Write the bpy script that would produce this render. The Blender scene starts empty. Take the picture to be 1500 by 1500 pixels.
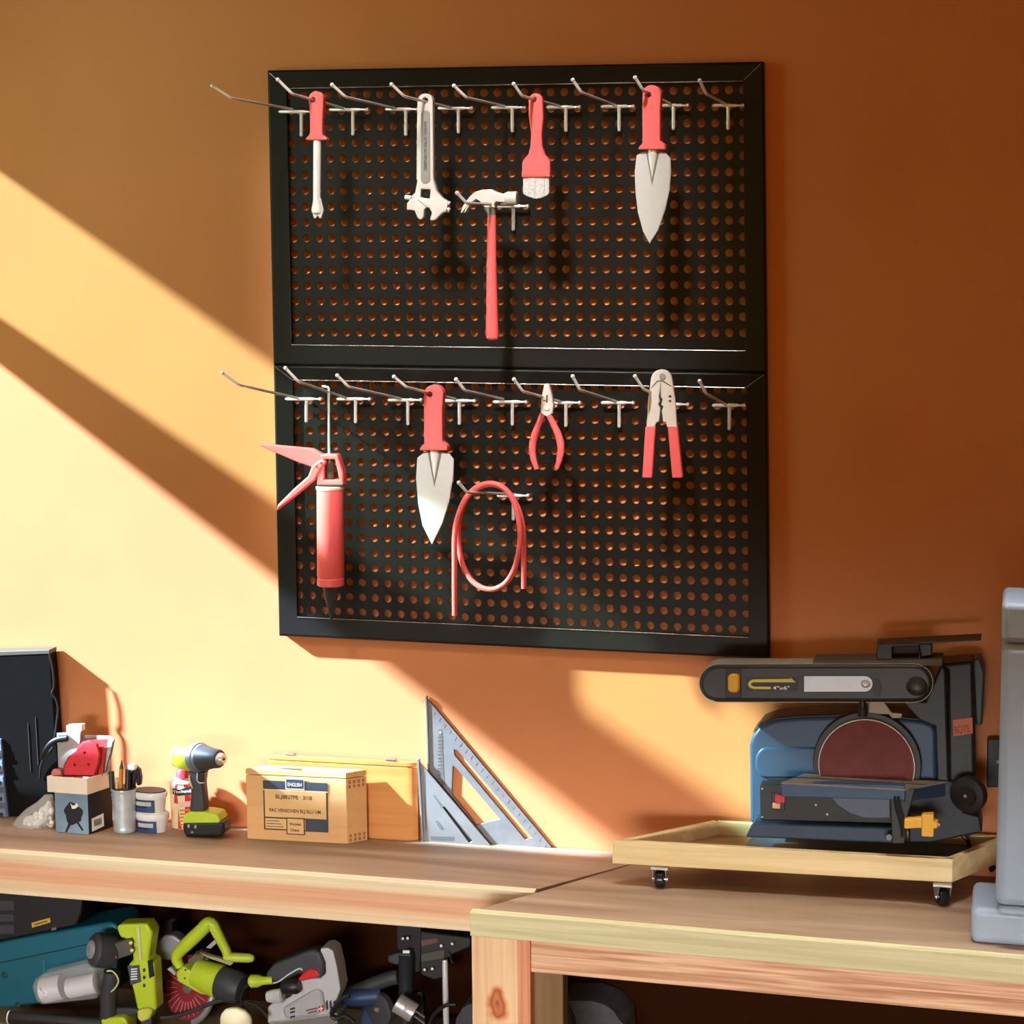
import bpy, bmesh, math, random
from mathutils import Vector, Matrix, noise
random.seed(7)
SC = bpy.context.scene
COL = SC.collection
# ------------------------------------------------------------------ camera
F = 3000.0                                    # focal length in pixels of the 1500 px frame
CP = Vector((0.88622, -3.56334, 2.04048))
yaw, pit, rol = -0.244482, -0.140046, -0.008671
_f = Vector((math.sin(yaw)*math.cos(pit), math.cos(yaw)*math.cos(pit), math.sin(pit)))
_r = Vector((math.cos(yaw), -math.sin(yaw), 0)); _u = _r.cross(_f)
CR = _r*math.cos(rol) + _u*math.sin(rol); CU = _u*math.cos(rol) - _r*math.sin(rol); CF = _f
cam = bpy.data.objects.new('camera', bpy.data.cameras.new('camera')); COL.objects.link(cam)
cam.data.sensor_width = 36; cam.data.lens = F/1500*36; cam.data.clip_start = .05
M = Matrix((CR, CU, -CF)).transposed().to_4x4(); M.translation = CP; cam.matrix_world = M
SC.camera = cam
# ------------------------------------------------------------------ light and exposure
SC.view_settings.view_transform = 'Standard'; SC.view_settings.look = 'None'
SC.view_settings.exposure = 0.0; SC.view_settings.gamma = 1.0; SC.view_settings.use_curve_mapping = False
W = bpy.data.worlds.new('world'); SC.world = W; W.use_nodes = True
W.node_tree.nodes['Background'].inputs[0].default_value = (1.0, .44, .03, 1)
W.node_tree.nodes['Background'].inputs[1].default_value = .55
SUN_K, SUN_S = .33, .68                       # sun travels along (1, SUN_K, -SUN_S)
def light(name, kind, loc, aim, energy, color=(1, 1, 1), **kw):
    d = bpy.data.lights.new(name, kind); d.energy = energy; d.color = color
    for k, v in kw.items(): setattr(d, k, v)
    o = bpy.data.objects.new(name, d); COL.objects.link(o); o.location = loc
    o.rotation_euler = (Vector(aim)-Vector(loc)).to_track_quat('-Z', 'Y').to_euler()
    return o
light('sun', 'SUN', (-3, -1, 4), (-2, -1+SUN_K, 4-SUN_S), 36, (.70, .94, 1.22), angle=math.radians(1.7))
light('sky_window', 'AREA', (-1.33, -.75, 2.1), (-.7, -.2, 2.0), 7, (.55, 1.0, .72), shape='RECTANGLE', size=.9, size_y=1.6, spread=math.radians(120))
light('board_fill', 'AREA', (-.04, -1.36, 2.96), (-.04, 0, 1.775), 2.2, (1, .97, .94), shape='RECTANGLE', size=.74, size_y=.62, spread=math.radians(9))  # added fill, no known lamp; brightens the pegboard tools only
light('bench_top_fill', 'AREA', (0, -.5, 2.9), (0, -.5, 0), 5.5, (1, .99, .97), shape='RECTANGLE', size=2.6, size_y=.1, spread=math.radians(32))  # added overhead fill for the bench top, not a fitting of the room
light('bench_front_fill', 'AREA', (.1, -2.5, 1.0), (.1, 0, .74), 4.6, (.96, .99, 1), shape='RECTANGLE', size=2.8, size_y=.3, spread=math.radians(34))  # added frontal fill for the bench fronts and the shelf below

# ------------------------------------------------------------------ pixel helpers
def ray(x, y): return CF + CR*((x-750)/F) - CU*((y-750)/F)
def P(x, y, d):
    v = ray(x, y); return CP + v*((-d-CP.y)/v.y)
def PZ(x, y, z):
    v = ray(x, y); return CP + v*((z-CP.z)/v.z)
def SZ(d): return (P(751, 900, d)-P(750, 900, d)).length
def cr(x0, y0, s):
    def c(*pts): return [(x0+x*s, y0+y*s) for x, y in pts]
    return c
# ------------------------------------------------------------------ materials
def lin(c): return tuple((v/255/12.92 if v <= 10 else ((v/255+.055)/1.055)**2.4) for v in c)
MATS = {}
def mat(name, rgb, rough=.5, metal=0, spec=.5, var=.06, vscale=30, bump=0, alpha=1, trans=0, coat=0, ior=1.45):
    if name in MATS: return MATS[name]
    m = bpy.data.materials.new(name); MATS[name] = m; m.use_nodes = True
    t = m.node_tree; b = t.nodes['Principled BSDF']; c = lin(rgb)
    b.inputs['Roughness'].default_value = rough; b.inputs['Metallic'].default_value = metal
    b.inputs['Specular IOR Level'].default_value = spec; b.inputs['IOR'].default_value = ior
    b.inputs['Coat Weight'].default_value = coat; b.inputs['Alpha'].default_value = alpha
    b.inputs['Transmission Weight'].default_value = trans
    if var or bump:
        tc = t.nodes.new('ShaderNodeTexCoord'); n = t.nodes.new('ShaderNodeTexNoise'); n.inputs['Scale'].default_value = vscale
        n.inputs['Detail'].default_value = 4
        t.links.new(tc.outputs['Object'], n.inputs['Vector'])
        r = t.nodes.new('ShaderNodeValToRGB'); t.links.new(n.outputs['Fac'], r.inputs[0])
        r.color_ramp.elements[0].position = .3; r.color_ramp.elements[1].position = .7
        r.color_ramp.elements[0].color = tuple(v*(1-var) for v in c)+(1,); r.color_ramp.elements[1].color = tuple(min(1, v*(1+var)) for v in c)+(1,)
        t.links.new(r.outputs[0], b.inputs['Base Color'])
        if bump:
            bp = t.nodes.new('ShaderNodeBump'); bp.inputs['Strength'].default_value = bump; bp.inputs['Distance'].default_value = .002
            t.links.new(n.outputs['Fac'], bp.inputs['Height']); t.links.new(bp.outputs[0], b.inputs['Normal'])
    else: b.inputs['Base Color'].default_value = c+(1,)
    return m
def wood(name, c1, c2, axis='x', fine=60, stretch=3, rough=.6, bands=None, ring=0, knots=()):
    """wood grain running along AXIS; BANDS = [(z, colour)] heartwood and sapwood stripes; KNOTS = [(x,z,r)] in object space"""
    m = bpy.data.materials.new(name); MATS[name] = m; m.use_nodes = True
    t = m.node_tree; N = t.nodes; L = t.links.new; b = N['Principled BSDF']; b.inputs['Roughness'].default_value = rough
    b.inputs['Specular IOR Level'].default_value = .3
    tc = N.new('ShaderNodeTexCoord'); mp = N.new('ShaderNodeMapping'); L(tc.outputs['Object'], mp.inputs['Vector'])
    s = [fine]*3; s['xyz'.index(axis)] = stretch; mp.inputs['Scale'].default_value = s
    n = N.new('ShaderNodeTexNoise'); n.inputs['Scale'].default_value = 1; n.inputs['Detail'].default_value = 5; n.inputs['Distortion'].default_value = .6
    L(mp.outputs[0], n.inputs['Vector'])
    r = N.new('ShaderNodeValToRGB'); L(n.outputs['Fac'], r.inputs[0])
    r.color_ramp.elements[0].position = .34; r.color_ramp.elements[1].position = .66
    r.color_ramp.elements[0].color = lin(c1)+(1,); r.color_ramp.elements[1].color = lin(c2)+(1,)
    out = r.outputs[0]
    if bands:
        sx = N.new('ShaderNodeSeparateXYZ'); L(tc.outputs['Object'], sx.inputs[0])
        n2 = N.new('ShaderNodeTexNoise'); n2.inputs['Scale'].default_value = 2.5; L(tc.outputs['Object'], n2.inputs['Vector'])
        ad = N.new('ShaderNodeMath'); ad.operation = 'MULTIPLY_ADD'; L(n2.outputs['Fac'], ad.inputs[0]); ad.inputs[1].default_value = .022
        zm = N.new('ShaderNodeMapRange'); zm.inputs[1].default_value = bands[0][0]+.011; zm.inputs[2].default_value = bands[-1][0]+.011
        L(sx.outputs['Z'], ad.inputs[2]); L(ad.outputs[0], zm.inputs[0])
        rb = N.new('ShaderNodeValToRGB'); L(zm.outputs[0], rb.inputs[0]); e = rb.color_ramp.elements
        z0, z1 = bands[0][0], bands[-1][0]
        while len(e) < len(bands): e.new(.5)
        for k, (z, c) in enumerate(bands): e[k].position = (z-z0)/(z1-z0); e[k].color = lin(c)+(1,)
        mx = N.new('ShaderNodeMix'); mx.data_type = 'RGBA'; mx.blend_type = 'MULTIPLY'; mx.inputs[0].default_value = .8
        L(rb.outputs[0], mx.inputs[6]); L(out, mx.inputs[7]); out = mx.outputs[2]
    for (kx, kz, kr) in knots:
        sb = N.new('ShaderNodeVectorMath'); sb.operation = 'SUBTRACT'; L(tc.outputs['Object'], sb.inputs[0]); sb.inputs[1].default_value = (kx, 0, kz)
        sc = N.new('ShaderNodeVectorMath'); sc.operation = 'MULTIPLY'; L(sb.outputs[0], sc.inputs[0]); sc.inputs[1].default_value = (1/kr, 0, .6/kr)
        ln = N.new('ShaderNodeVectorMath'); ln.operation = 'LENGTH'; L(sc.outputs[0], ln.inputs[0])
        n3 = N.new('ShaderNodeTexNoise'); n3.inputs['Scale'].default_value = 25; L(tc.outputs['Object'], n3.inputs['Vector'])
        a2 = N.new('ShaderNodeMath'); a2.operation = 'MULTIPLY_ADD'; L(n3.outputs['Fac'], a2.inputs[0]); a2.inputs[1].default_value = .8; L(ln.outputs['Value'], a2.inputs[2])
        rk = N.new('ShaderNodeValToRGB'); L(a2.outputs[0], rk.inputs[0]); e = rk.color_ramp.elements
        e[0].position = .3; e[0].color = lin((150, 84, 60))+(1,); e[1].position = 1.0; e[1].color = (1, 1, 1, 1)
        e.new(.55).color = lin((222, 160, 130))+(1,); e.new(.7).color = lin((190, 120, 92))+(1,); e.new(.82).color = lin((240, 205, 180))+(1,)
        mx = N.new('ShaderNodeMix'); mx.data_type = 'RGBA'; mx.blend_type = 'MULTIPLY'; mx.inputs[0].default_value = 1
        L(out, mx.inputs[6]); L(rk.outputs[0], mx.inputs[7]); out = mx.outputs[2]
    L(out, b.inputs['Base Color'])
    return m
# ------------------------------------------------------------------ object helpers
ORG = {}
def tag(o, label=None, cat=None, group=None, kind=None):
    if label: o['label'] = label
    if cat: o['category'] = cat
    if group: o['group'] = group
    if kind: o['kind'] = kind
    return o
def thing(name, loc, label, cat, group=None):
    o = bpy.data.objects.new(name, None); COL.objects.link(o); o.location = loc; o.empty_display_size = .02
    ORG[o] = Vector(loc); return tag(o, label, cat, group)
class B:
    def __init__(s): s.b = bmesh.new(); s.mi = 0
    def _mi(s, fs):
        for f in fs: f.material_index = s.mi
    def box(s, lo, hi, rz=0, rot=None, piv=None):
        lo, hi = Vector(lo), Vector(hi); c = (lo+hi)/2; sz = hi-lo
        r = bmesh.ops.create_cube(s.b, size=1); vs = r['verts']
        R = rot or Matrix.Rotation(rz, 3, 'Z')
        for v in vs: v.co = R @ Vector((v.co.x*sz.x, v.co.y*sz.y, v.co.z*sz.z)) + c
        s._mi({f for v in vs for f in v.link_faces}); return s
    def poly(s, pts, vec, holes=()):
        """face with the outline PTS (3-D, planar) and HOLES, extruded by VEC"""
        vec = Vector(vec); nf = []
        loops = [list(map(Vector, pts))]+[list(map(Vector, h)) for h in holes]
        if not holes:
            vs = [s.b.verts.new(p) for p in loops[0]]; nf = [s.b.faces.new(vs)]
        else:
            es = []
            for l in loops:
                vs = [s.b.verts.new(p) for p in l]
                es += [s.b.edges.new((vs[i], vs[(i+1) % len(vs)])) for i in range(len(vs))]
            r = bmesh.ops.triangle_fill(s.b, use_beauty=True, use_dissolve=False, edges=es)
            nf = [g for g in r['geom'] if isinstance(g, bmesh.types.BMFace)]
        ex = bmesh.ops.extrude_face_region(s.b, geom=nf)
        nv = [g for g in ex['geom'] if isinstance(g, bmesh.types.BMVert)]
        for v in nv: v.co += vec
        allf = set(nf) | {f for v in nv for f in v.link_faces}
        s._mi(allf); bmesh.ops.recalc_face_normals(s.b, faces=list(allf)); return s
    def px(s, pts, d, th, holes=()):
        """outline in photo pixels standing at distance d in front of the wall, TH thick towards the wall"""
        return s.poly([P(x, y, d) for x, y in pts], (0, th, 0), [[P(x, y, d) for x, y in h] for h in holes])
    def tube(s, pts, r, seg=10, close=False, taper=None):
        pts = [Vector(p) for p in pts]; n = len(pts); rings = []; up = None
        for i, p in enumerate(pts):
            a = pts[(i-1) % n] if (close or i) else p; c = pts[(i+1) % n] if (close or i < n-1) else p
            t = (c-a).normalized()
            if up is None: up = t.orthogonal().normalized()
            up = (up-t*up.dot(t)).normalized(); v = t.cross(up)
            k = r if taper is None else r*taper[i]
            rings.append([s.b.verts.new(p+(up*math.cos(q)+v*math.sin(q))*k) for q in [2*math.pi*j/seg for j in range(seg)]])
        fs = []
        for i in range(n if close else n-1):
            A, Bq = rings[i], rings[(i+1) % n]
            fs += [s.b.faces.new((A[j], A[(j+1) % seg], Bq[(j+1) % seg], Bq[j])) for j in range(seg)]
        if not close: fs += [s.b.faces.new(rings[0][::-1]), s.b.faces.new(rings[-1])]
        s._mi(fs); bmesh.ops.recalc_face_normals(s.b, faces=fs); return s
    def lathe(s, p0, p1, prof, seg=24, flat=1.0, fdir=None):
        """profile [(t, radius)] turned about the axis p0-p1; FLAT squashes along FDIR"""
        p0, p1 = Vector(p0), Vector(p1); ax = p1-p0; t = ax.normalized()
        up = (Vector(fdir)-t*Vector(fdir).dot(t)).normalized() if fdir else t.orthogonal().normalized()
        v = t.cross(up); rings = []
        for k, r in prof:
            c = p0+ax*k
            rings.append([s.b.verts.new(c+up*math.cos(q)*r*flat+v*math.sin(q)*r) for q in [2*math.pi*j/seg for j in range(seg)]])
        fs = []
        for A, Bq in zip(rings, rings[1:]):
            fs += [s.b.faces.new((A[j], A[(j+1) % seg], Bq[(j+1) % seg], Bq[j])) for j in range(seg)]
        fs += [s.b.faces.new(rings[0][::-1]), s.b.faces.new(rings[-1])]
        s._mi(fs); bmesh.ops.recalc_face_normals(s.b, faces=fs); return s
    def vlathe(s, rows, d, seg=24, flat=1.0):
        """rows [(y_px, x_left, x_right)] from the photo, turned about the vertical axis at distance d; FLAT squashes the depth"""
        k = SZ(d); rings = []; fs = []
        for y, a, b in rows:
            c = P((a+b)/2, y, d); r = (b-a)/2*k
            rings.append([s.b.verts.new(c+Vector((r*math.cos(q), r*flat*math.sin(q), 0))) for q in [2*math.pi*j/seg for j in range(seg)]])
        for A, Bq in zip(rings, rings[1:]):
            fs += [s.b.faces.new((A[j], A[(j+1) % seg], Bq[(j+1) % seg], Bq[j])) for j in range(seg)]
        fs += [s.b.faces.new(rings[0][::-1]), s.b.faces.new(rings[-1])]
        s._mi(fs); bmesh.ops.recalc_face_normals(s.b, faces=fs); return s
    def ball(s, c, r, sc=(1, 1, 1), seg=16):
        q = bmesh.ops.create_uvsphere(s.b, u_segments=seg, v_segments=seg//2+2, radius=r)
        for v in q['verts']: v.co = Vector((v.co.x*sc[0], v.co.y*sc[1], v.co.z*sc[2]))+Vector(c)
        s._mi({f for v in q['verts'] for f in v.link_faces}); return s
    def obj(s, name, mats, parent=None, bevel=0, smooth=35, seg=2, sub=0):
        me = bpy.data.meshes.new(name); org = Vector((0, 0, 0))
        if parent is not None: org = ORG[parent]
        else:
            xs = [v.co.copy() for v in s.b.verts]
            org = Vector(((min(p.x for p in xs)+max(p.x for p in xs))/2, (min(p.y for p in xs)+max(p.y for p in xs))/2, min(p.z for p in xs)))
        for v in s.b.verts: v.co -= org
        s.b.to_mesh(me); s.b.free()
        for m in (mats if isinstance(mats, (list, tuple)) else [mats]): me.materials.append(m)
        me.shade_smooth(); me.set_sharp_from_angle(angle=math.radians(smooth))
        o = bpy.data.objects.new(name, me); COL.objects.link(o); ORG[o] = org
        if parent is not None: o.parent = parent
        else: o.location = org
        if bevel:
            md = o.modifiers.new('bevel', 'BEVEL'); md.width = bevel; md.segments = seg; md.limit_method = 'ANGLE'; md.angle_limit = math.radians(40); md.harden_normals = False
            wn = o.modifiers.new('weighted_normal', 'WEIGHTED_NORMAL'); wn.keep_sharp = True
        if sub:
            md = o.modifiers.new('subdivision', 'SUBSURF'); md.levels = sub; md.render_levels = sub
        return o
def copy_tree(o, dv, label):
    def rec(a, p):
        c = a.copy(); COL.objects.link(c); c.parent = p; ORG[c] = ORG[a]
        for ch in a.children: rec(ch, c)
        return c
    kids = list(o.children); c = o.copy(); COL.objects.link(c)
    for k in kids: rec(k, c)
    c.location = o.location+Vector(dv); c['label'] = label
    return c
def text(s, origin, xdir, ydir, size, m, parent, name='lettering', width=None, ext=.0003):
    cu = bpy.data.curves.new('t', 'FONT'); cu.body = s; cu.size = 1; cu.extrude = 0; cu.offset = .012
    to = bpy.data.objects.new('t', cu); COL.objects.link(to)
    me = bpy.data.meshes.new_from_object(to.evaluated_get(bpy.context.evaluated_depsgraph_get()))
    bpy.data.objects.remove(to); bpy.data.curves.remove(cu)
    x, y = Vector(xdir).normalized(), Vector(ydir); y = (y-x*y.dot(x)).normalized(); z = x.cross(y)
    xs = [v.co.x for v in me.vertices]; w = max(xs)-min(xs); x0 = min(xs)
    kx = (width/w) if width else size
    org = ORG[parent]
    for v in me.vertices: v.co = Vector(origin)+x*((v.co.x-x0)*kx)+y*(v.co.y*size)+z*ext-org
    me.name = name; me.materials.append(m)
    o = bpy.data.objects.new(name, me); COL.objects.link(o); o.parent = parent; ORG[o] = org
    return o
def arc(cx, cy, r, a0, a1, n=10, ry=None):
    ry = ry or r
    return [(cx+r*math.cos(math.radians(a0+(a1-a0)*i/n)), cy+ry*math.sin(math.radians(a0+(a1-a0)*i/n))) for i in range(n+1)]
def circ(cx, cy, r, n=14, ry=None): return arc(cx, cy, r, 0, 360-360/n, n-1, ry)

# ------------------------------------------------------------------ materials in use
CORAL = mat('coral_plastic', (250, 108, 108), .35, var=.03)
STEEL = mat('polished_steel', (238, 238, 236), .28, metal=.35, var=.03)
SATIN = mat('satin_steel', (205, 205, 203), .45, metal=.2, var=.03, vscale=80)
CHROME = mat('chrome', (246, 246, 246), .2, metal=.35, var=0, spec=.8)
DARKST = mat('dark_metal', (60, 60, 62), .4, metal=.4, var=.1)
BLACKP = mat('black_paint', (15, 14, 12), .42, spec=.35, var=.1, vscale=60)
BLACK = mat('black_plastic', (26, 26, 27), .42, var=.08)
CHAR = mat('charcoal_plastic', (58, 60, 64), .5, var=.08)
RUBBER = mat('black_rubber', (22, 22, 23), .6, var=.05)
LIME = mat('lime_plastic', (186, 208, 48), .4, var=.05)
GREY = mat('grey_plastic', (160, 163, 166), .45, var=.05)
WHITE = mat('white_plastic', (228, 228, 226), .4, var=.03)
RED = mat('red_plastic', (205, 40, 44), .4, var=.05)
YEL = mat('yellow_plastic', (232, 172, 40), .45, var=.05)
NAVYP = mat('navy_print', (52, 62, 78), .6, var=.05)
INK = mat('dark_ink', (60, 48, 40), .7, var=0)
WHITEINK = mat('white_ink', (240, 240, 238), .6, var=0)
WALLM = mat('orange_wall_paint', (218, 139, 91), .62, spec=.25, var=.03, vscale=6)
DARKW = mat('under_bench_shade', (48, 20, 4), .9, spec=.1, var=.03)  # brown with the deep shade under the bench put into it
FLOORM = mat('concrete_floor', (92, 80, 68), .8, var=.15, vscale=8)
BENCHTOP = wood('worktop_ply', (148, 118, 94), (184, 156, 130), 'x', 16, 1.6, .55)
RAILW = wood('rail_pine', (238, 222, 206), (255, 250, 242), 'x', 110, 1.6, .6, bands=[(.830, (240, 220, 186)), (.843, (238, 204, 168)), (.855, (232, 178, 146)), (.878, (234, 184, 150)), (.886, (240, 224, 190)), (.9, (244, 230, 200))])
TRIMW = wood('pale_pine', (200, 188, 140), (222, 214, 170), 'x', 90, 1.6, .6)
APRONW = wood('pink_pine', (190, 130, 94), (244, 202, 164), 'x', 150, 1.2, .6)
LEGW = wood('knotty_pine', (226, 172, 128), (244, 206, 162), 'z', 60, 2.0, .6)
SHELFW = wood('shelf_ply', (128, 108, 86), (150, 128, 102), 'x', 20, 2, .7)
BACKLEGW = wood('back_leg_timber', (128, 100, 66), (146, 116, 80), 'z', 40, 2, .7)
DOLLYW = wood('dolly_pine', (222, 196, 142), (240, 218, 168), 'x', 60, 2, .6)
DOLLYF = wood('dolly_ply', (150, 108, 70), (176, 130, 88), 'x', 20, 2, .7)
BOXW1 = wood('light_box_wood', (214, 162, 104), (226, 178, 122), 'x', 40, 2, .55)
BOXW2 = wood('orange_box_wood', (206, 130, 62), (222, 150, 80), 'x', 50, 2, .5)

# ------------------------------------------------------------------ the setting
XW = -1.35
b = B(); b.box((XW-.2, 0, .9-.03), (2.2, .1, 3.6)); b.obj('wall_back', WALLM); bpy.data.objects['wall_back']['kind'] = 'structure'
b = B(); b.box((XW-.2, -.002, 0), (2.2, .1, .868)); o = b.obj('wall_back_lower', DARKW); o['kind'] = 'structure'  # same wall below the bench, its shade painted as a darker colour
b = B(); b.box((XW-.2, -4.5, -.1), (2.2, .1, 0)); o = b.obj('floor', FLOORM); o['kind'] = 'structure'
b = B(); b.box((XW-.2, -2.2, 3.61), (2.2, .1, 3.7)); o = b.obj('ceiling', mat('ceiling_paint', (150, 92, 44), .8, var=.02)); o['kind'] = 'structure'
b = B(); b.box((2.2, -2.2, 0), (2.25, .1, 3.6)); o = b.obj('wall_right_blocker', mat('right_wall_paint', (70, 34, 12), .8, var=.02)); o['kind'] = 'structure'  # unseen wall added to darken the right side, dark to limit bounce
def lw(x, z): return (-SUN_K*(x-XW), z+SUN_S*(x-XW))         # where the ray to the back wall point (x, z) crosses the left wall
def ext(p, q, y):                                            # point of the line p-q at depth y
    t = (y-p[0])/(q[0]-p[0]); return (y, p[1]+(q[1]-p[1])*t)
lo0, lo1 = lw(-1.008, 1.787), lw(.147, .945)
st0, st1 = lw(-1.004, 1.871), lw(-.024, 1.26)
bt0, bt1 = lw(-.991, 2.150), lw(.494, 1.150)
Y0, Y1 = -.004, -.73
sill0 = lw(XW, .893)
k = (ext(lo0, lo1, -.3)[1]-sill0[1])/(SUN_S/SUN_K)           # depth at which sill and rail meet
low = [(Y0, sill0[1]+.01), ext(lo0, lo1, Y0), ext(lo0, lo1, -k+.012), (-k+.012, ext(lo0, lo1, -k)[1]-.03)]
upp = [ext(st0, st1, Y0), ext(bt0, bt1, Y0), ext(bt0, bt1, Y1), ext(st0, st1, Y1)]
b = B(); b.poly([(XW, 0, 0), (XW, 0, 3.6), (XW, -5.5, 3.6), (XW, -5.5, 0)], (-.010, 0, 0), [[(XW, y, z) for y, z in low], [(XW, y, z) for y, z in upp]])  # unseen wall blocking stray sun; its slots are shaped to cast the bands
o = b.obj('wall_left', mat('left_wall_paint', (190, 120, 60), .8, var=.02), smooth=20); o['kind'] = 'structure'

gm = bpy.data.materials.new('sun_tint_glass'); gm.use_nodes = True; t = gm.node_tree; t.nodes.clear()
go = t.nodes.new('ShaderNodeOutputMaterial'); gt = t.nodes.new('ShaderNodeBsdfTransparent'); gg = t.nodes.new('ShaderNodeBsdfGlossy'); gx = t.nodes.new('ShaderNodeMixShader')
gt.inputs[0].default_value = (.60, .72, .47, 1); gg.inputs['Roughness'].default_value = .02; gx.inputs[0].default_value = .05
t.links.new(gt.outputs[0], gx.inputs[1]); t.links.new(gg.outputs[0], gx.inputs[2]); t.links.new(gx.outputs[0], go.inputs[0])
b = B(); f = b.b; f.faces.new([f.verts.new((XW-.004, y, z)) for y, z in upp]); o = b.obj('sun_tint_pane_1', gm); o['kind'] = 'structure'  # unseen pane added over the upper slot to tint the sun band

# ------------------------------------------------------------------ the two pegboard panels
DF, DS = .023, .013                                          # distance of frame face and of perforated sheet from the wall
K4 = [P(391, 103, DF), P(1118, 90, DF), P(1127, 966, DF), P(408, 932, DF)]
def G(u, v, d):
    p = (K4[0]*(1-u)+K4[1]*u)*(1-v)+(K4[3]*(1-u)+K4[2]*u)*v
    return Vector((p.x, -d, p.z))
def panel(v0, v1, grid, label):
    root = thing('pegboard', G(.5, v1, 0), label, 'pegboard', 'black pegboard panels on the wall')
    fu, fv0, fv1 = .040, .031, .036
    if v0 > 0: fv0 = .026
    O = [(0, v0), (1, v0), (1, v1), (0, v1)]
    I = [(fu, v0+fv0), (1-fu, v0+fv0), (1-fu, v1-fv1), (fu, v1-fv1)]
    b = B(); f = b.b
    e = .0035
    rings = [[G(u, v, 0.001) for u, v in O], [G(u, v, DF-.003) for u, v in O],
             [G(u+(e if u < .5 else -e), v+(e if v == v0 else -e), DF) for u, v in O],
             [G(u, v, DF-.004) for u, v in I], [G(u, v, DS) for u, v in I]]
    R = [[f.verts.new(p) for p in r] for r in rings]
    for A, C in zip(R, R[1:]):
        for i in range(4): f.faces.new((A[i], A[(i+1) % 4], C[(i+1) % 4], C[i]))
    b.obj('frame', BLACKP, root, bevel=.0012, smooth=25)
    # perforated sheet: a cell with a round hole for each position
    tl, tr, br, bl = [P(x, y, DS) for x, y in grid]
    nc, nr = 35, 16
    def H(i, j): s, t = i/(nc-1), j/(nr-1); return (tl*(1-s)+tr*s)*(1-t)+(bl*(1-s)+br*s)*t
    b = B(); f = b.b; rad = .0074
    def nv(p, dd=0): return f.verts.new((p.x, -DS+dd, p.z))
    for i in range(nc):
        for j in range(nr):
            c = H(i, j); sq = []; ho = []; hb = []
            for q in range(16):
                a = 2*math.pi*q/16; m = max(abs(math.cos(a)), abs(math.sin(a)))
                sq.append(nv(H(i+.5*math.cos(a)/m, j-.5*math.sin(a)/m)))
                hp = c+Vector((math.cos(a)*rad, 0, math.sin(a)*rad)); ho.append(nv(hp)); hb.append(nv(hp, .0035))
            for q in range(16):
                r = (q+1) % 16
                f.faces.new((sq[q], sq[r], ho[r], ho[q])); f.faces.new((ho[q], ho[r], hb[r], hb[q]))
    Q = [H(-.5, -.5), H(nc-.5, -.5), H(nc-.5, nr-.5), H(-.5, nr-.5)]
    In = [G(u, v, DS) for u, v in I]
    for i in range(4):
        a, c = Q[i], Q[(i+1) % 4]
        f.faces.new((nv(In[i]), nv(In[(i+1) % 4]), nv(c), nv(a)))
    b.obj('perforated_sheet', BLACKP, root, smooth=25)
    b = B(); b.tube([G(fu, v0+fv0, DF-.003), G(1-fu, v0+fv0, DF-.003)], .0012, 8); b.obj('upper_glint', mat('rim_highlight', (196, 194, 190), .25, metal=.9), root)  # bright wire added as the highlight along the upper inner edge
    b = B(); b.tube([G(fu, v1-fv1, DF-.003), G(1-fu, v1-fv1, DF-.003)], .0009, 8); b.obj('lower_glint', mat('rim_highlight', (196, 194, 190), .25, metal=.9), root)  # bright wire added as the highlight along the lower inner edge
    for (a, c) in ((O[0], I[0]), (O[1], I[1])):
        b = B(); b.tube([G(a[0]*.86+c[0]*.14, a[1]*.86+c[1]*.14, DF), G(c[0]*.95+a[0]*.05, c[1]*.95+a[1]*.05, DF-.003)], .0009, 6); b.obj('mitre_glint', mat('rim_highlight', (196, 194, 190), .25, metal=.9), root)  # bright wire added as the glint on the corner mitre
    return root
panel(0, .511, [(425, 139), (1088.5, 131.5), (1088.5, 487.6), (434, 487)], 'upper black perforated pegboard panel with the wrench, brush and hammer')
panel(.511, 1, [(434, 564), (1091, 571), (1093, 923), (439, 893)], 'lower black perforated pegboard panel with the caulking gun, pliers and hose')

# ------------------------------------------------------------------ hooks
DB = .25
HK = {}
def hook(key, leg, bar, base, bend, tip, label, thin=1):
    root = thing('pegboard_hook', P(leg[0], leg[2], .02), label, 'hook', 'chrome pegboard hooks')
    kb = SZ(.02)
    a, c = P(bar[0], bar[2], .030), P(bar[1], bar[2], .029)
    b = B(); b.lathe(a, c, [(0, .0012), (.04, .0030), (.75, .0032), (.80, .0020), (.93, .0020), (.94, .0036), (1, .0030)], 10); b.obj('back_bar', CHROME, root)
    b = B(); q = P(bar[1]-2, bar[2], .029); b.tube([q, q+Vector((0, .013, -.001))], .0022, 8); b.obj('back_prong', CHROME, root)
    b = B(); q = P(bar[0]+26, bar[2], .029); b.tube([q, q+Vector((0, .013, -.003))], .0022, 8); b.obj('back_prong', CHROME, root)
    b = B(); b.tube([P(leg[0], leg[1], .030), P(leg[0], leg[2], .022)], .0032, 10); b.ball(P(leg[0], leg[2], .022), .0034, seg=10); b.obj('locking_leg', CHROME, root)
    p0, p1 = P(base[0], base[1], .031), P(bend[0], bend[1], DB)
    p2 = P(tip[0], tip[1], DB+.012); t1 = (p1-p0).normalized(); t2 = (p2-p1).normalized()
    path = [p0, p0.lerp(p1, .5), p1-t1*.006, p1-t1*.002+t2*.001, p1+t2*.003, p1+t2*.007, p2]
    b = B(); b.tube(path, .0021*thin, 8); b.ball(p2, .0030*thin, seg=10); b.obj('arm', CHROME, root)
    HK[key] = (p0, p1)
    return root
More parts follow.
